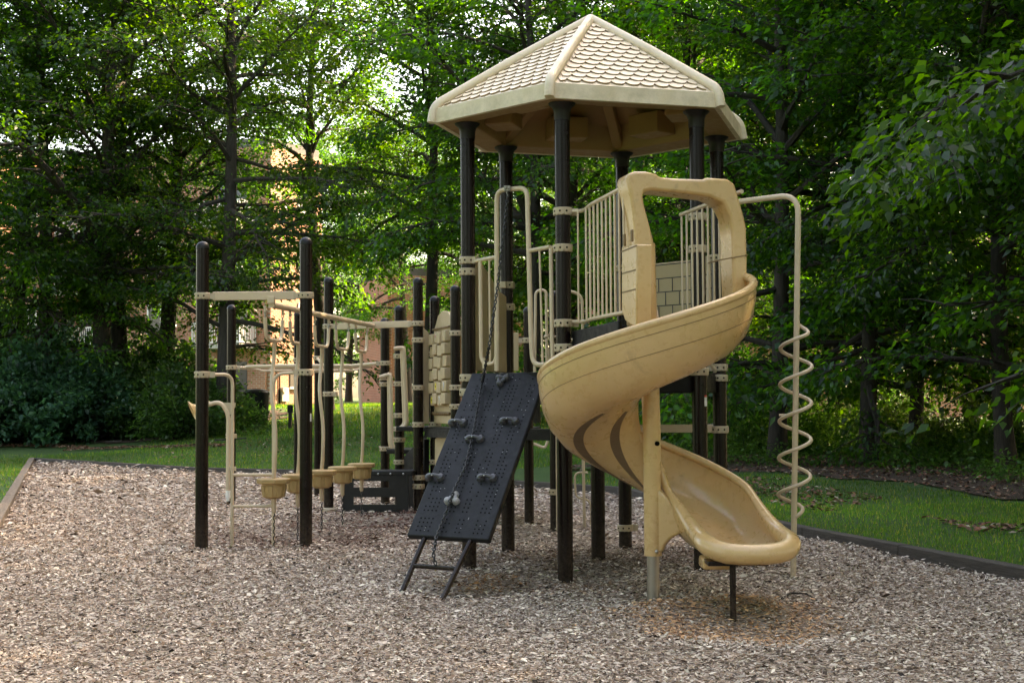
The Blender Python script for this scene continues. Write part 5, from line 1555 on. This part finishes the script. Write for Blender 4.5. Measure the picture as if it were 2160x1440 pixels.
# unseen trees added round the clearing to cut low sky light and post reflections
for i, (k, x, y, s) in enumerate([(1, -9.5, -10, 1.0), (3, -2.5, -13, 1.05), (1, 5.0, -12, 1.0), (3, 12.5, -9, 1.1), (1, -15.5, -3, 1.05), (3, -17, 7, 1.1), (1, -18, 17, 1.0), (3, 14.5, -2, 1.0), (3, -8, -19, 1.2), (1, 2, -20, 1.2), (1, -22, 2, 1.2), (3, -23.5, 13, 1.2), (1, 18, -10, 1.2)]):
    tree(k, x, y, s, i * 2.1 + .4, 'tall leafy tree added out of view round the clearing to cut the sky light', 'added trees round the clearing, out of view')

# ------------------------------------------------------------------ shrubs
def shrub_mesh(seed, Rx, Hh, nleaf, leafL, cols):
    rs = np.random.RandomState(seed); wood = MB(); n = nleaf
    K = 60; tips = []
    for k in range(K):
        az = k * 2.4 + rs.rand(); el = rs.uniform(.25, 1.45); L = Hh * rs.uniform(.75, 1.1)
        d = V((math.cos(az) * math.cos(el) * Rx / Hh, math.sin(az) * math.cos(el) * Rx / Hh, math.sin(el)))
        p1 = d * L * .5; p2 = d * L + V((0, 0, -.12 * L * math.cos(el)))
        b0 = V((rs.normal(0, .12), rs.normal(0, .12), 0)); wood.tube([b0, b0 + p1, b0 + p2], [.014, .010, .004], 5)
        tips.append((np.array(b0 + p1 * .5), np.array(b0 + p2)))
    pk = rs.randint(0, K, n); P0 = np.array([t[0] for t in tips])[pk]; P1 = np.array([t[1] for t in tips])[pk]; tone = rs.uniform(.75, 1.25, K)[pk]
    u = rs.rand(n) ** .6; C_ = P0 + (P1 - P0) * (u * 1.05)[:, None] + rs.normal(0, .16, (n, 3)) * np.array([1, 1, .7])
    C_[:, 2] = np.abs(C_[:, 2])
    ax = unit(P1 - P0); dr = unit(ax + rs.normal(0, .6, (n, 3)) + np.array([0, 0, -.25])); nr = unit(np.array([0, -.2, 1.0]) + rs.normal(0, .5, (n, 3)))
    Ls = leafL * rs.uniform(.6, 1.3, n)
    v = leaf_quads(C_, dr, nr, Ls, Ls * .6, rs); b = np.array(cols); cc = b[rs.randint(0, len(b), n)] * (tone * rs.uniform(.75, 1.3, n))[:, None]
    return wood.mesh('stem', BARK, 50), quads_mesh('foliage', SHRUB, v, 4, np.repeat(cc, 4, 0))

SH = [shrub_mesh(31, 1.9, 2.3, 9000, .15, [(.028, .085, .052), (.036, .105, .060), (.019, .060, .038)]),
      shrub_mesh(32, 1.5, 1.7, 8000, .11, [(.024, .072, .018), (.038, .095, .022), (.018, .052, .014)]),
      shrub_mesh(33, 1.1, .85, 6000, .085, [(.05, .12, .02), (.075, .15, .028), (.03, .08, .016)])]
def shrub(kind, x, y, s, rz, label, group, sz=None):
    T = thing('shrub', label, 'shrub', (x, y, float(zt(x, y)) - .03), rz, group); T.scale = (s, s, sz or s)
    for nm, me in zip(('stem', 'foliage'), SH[kind]):
        o = bpy.data.objects.new(nm, me); COL.objects.link(o); o.parent = T
gl = 'shrubs along the left tree line'
for (k, px, y, s, lab) in [(0, -60, 34.6, 1.05, 'bluish green shrub cut by the left edge'), (0, 70, 35.2, 1.15, 'big bluish green shrub beside the left edge'), (0, 185, 35.6, 1.0, 'second bluish green shrub from the left'), (1, 290, 36.2, 1.15, 'yellow green shrub under the thick left trunk'),
                           (1, 385, 37.0, 1.1, 'shrub directly behind the leftmost play post'), (1, 470, 38.5, .85, 'smaller shrub right of the leftmost play post'), (1, 235, 38.5, 1.5, 'tall shrub behind the front row on the left'), (0, 120, 39.0, 1.4, 'tall dark shrub in the back row on the left'), (0, 0, 38.5, 1.35, 'back row shrub at the left edge'), (1, 345, 40.5, 1.5, 'back row shrub under the forked trunk')]:
    y += 4.8 if px < 340 else 2.2
    shrub(k, px2x(px, y), y, s * 1.1, px * .01, lab, gl)
gr = 'low shrubs among the right trunks'
for (k, px, y, s, lab) in [(2, 1400, 33.5, 1.25, 'bright leafy shrub seen left of the tower back posts'), (2, 1462, 35.5, 1.5, 'sunlit shrub behind the tower back posts'), (2, 1530, 36.5, 1.5, 'sunlit shrub between the tower and the big dark trunk'), (2, 1580, 32.5, 1.0, 'dark low shrub left of the big dark trunk'), (2, 1700, 33.5, 1.1, 'low shrub behind the corkscrew pole'),
                           (2, 1760, 36.0, 1.3, 'low shrub left of the slim right trunk'), (2, 1880, 36.5, 1.3, 'low shrub between the two right trunks'), (2, 1985, 31.0, 1.1, 'low shrub in front of the bright grass on the right'), (2, 2075, 29.5, 1.1, 'low shrub near the right edge'), (2, 2160, 28.0, 1.15, 'low shrub cut by the right edge'), (1, 1480, 46.0, 1.3, 'taller shrub against the right brick house'), (1, 1640, 47, 1.4, 'taller shrub behind the big dark trunk'), (1, 1850, 47, 1.4, 'taller shrub in the deep shade on the right'), (1, 1330, 42, 1.3, 'shrub behind the slide column'), (1, 1240, 41, 1.2, 'shrub behind the zigzag pole')]:
    shrub(k, px2x(px, y), y, s, px * .013, lab, gr)

def build_ivy():
    rs = np.random.RandomState(77)
    def band(poly, n, hmax):
        a = np.array(poly); x = rs.uniform(a[:, 0].min(), a[:, 0].max(), n); y = rs.uniform(a[:, 1].min(), a[:, 1].max(), n)
        k = in_poly(x, y, poly) & (grid_noise(x, y, .8, 41) > .42); x, y = x[k], y[k]
        return x, y, rs.rand(len(x)) ** 1.5 * hmax * (grid_noise(x, y, 1.3, 42) + .3)
    A1 = band([(3.2, 28.5), (6.2, 27.0), (8.0, 21.5), (12, 18), (16, 26), (14, 36), (4, 36)], 42000, .45)
    A2 = band([(-15.5, 40.6), (-10, 38.6), (-6.5, 38.6), (-7, 41.5), (-14, 42.5)], 16000, .35)
    x, y, h = [np.concatenate(q) for q in zip(A1, A2)]; n = len(x)
    C_ = np.stack([x, y, zt(x, y) + h], 1); dr = unit(rs.normal(0, 1, (n, 3)) * np.array([1, 1, .4])); nr = unit(np.array([0, 0, 1.0]) + rs.normal(0, .5, (n, 3)))
    Ls = rs.uniform(.05, .11, n); v = leaf_quads(C_, dr, nr, Ls, Ls * .7, rs)
    cc = np.array([.035, .095, .02]) * rs.uniform(.5, 1.7, n)[:, None]
    tag(quads_obj('ground_cover', SHRUB, v, 4, np.repeat(cc, 4, 0)), 'leafy ground cover plants along the edge of the trees', 'ground cover', kind='stuff')
build_ivy()

# fallen sticks
def stick(pts, r, label):
    mb = MB(); mb.tube([V(p) for p in pts], [r, r, r * .8, r * .5][:len(pts)] if len(pts) <= 4 else r, 7)
    tag(mb.build('fallen_stick', BARK), label, 'stick', 'sticks lying on the ground')
g = lambda px, py, z=.03: PL(px, py, V((0, 0, z)), V((0, 0, 1)))
stick([g(1648, 1262), g(1668, 1250), g(1700, 1251), g(1728, 1268)], .008, 'thin dark curved stick on the chips right of the slide exit')
for (a, b, c, lab) in (((222, 914), (238, 922), (258, 926), 'pale fallen stick in the grass left of the play posts'), ((300, 917), (318, 924), (332, 914), 'pale forked stick on the grass edge nearer the post'), ((452, 918), (490, 922), (520, 921), 'long thin stick lying on the grass behind the ladder')):
    pts = []
    for q in (a, b, c):
        Y = 38.6 if a[0] < 400 else 36.5; p = P(*q, Y); pts.append(V((p.x, p.y, float(zt(p.x, p.y)) + .09)))
    stick(pts, .02, lab)
mb = MB(); q = g(1216, 1206, .03); mb.add([q + V((-.03, 0, .01)), q + V((0, -.018, .016)), q + V((.035, 0, .012)), q + V((0, .018, .018))], [(0, 1, 2, 3)])
tag(mb.build('green_leaf', plastic('fresh_leaf', (.06, .20, .02), .5), smooth=0), 'single fresh green leaf on the chips beside the front tower post', 'leaf')
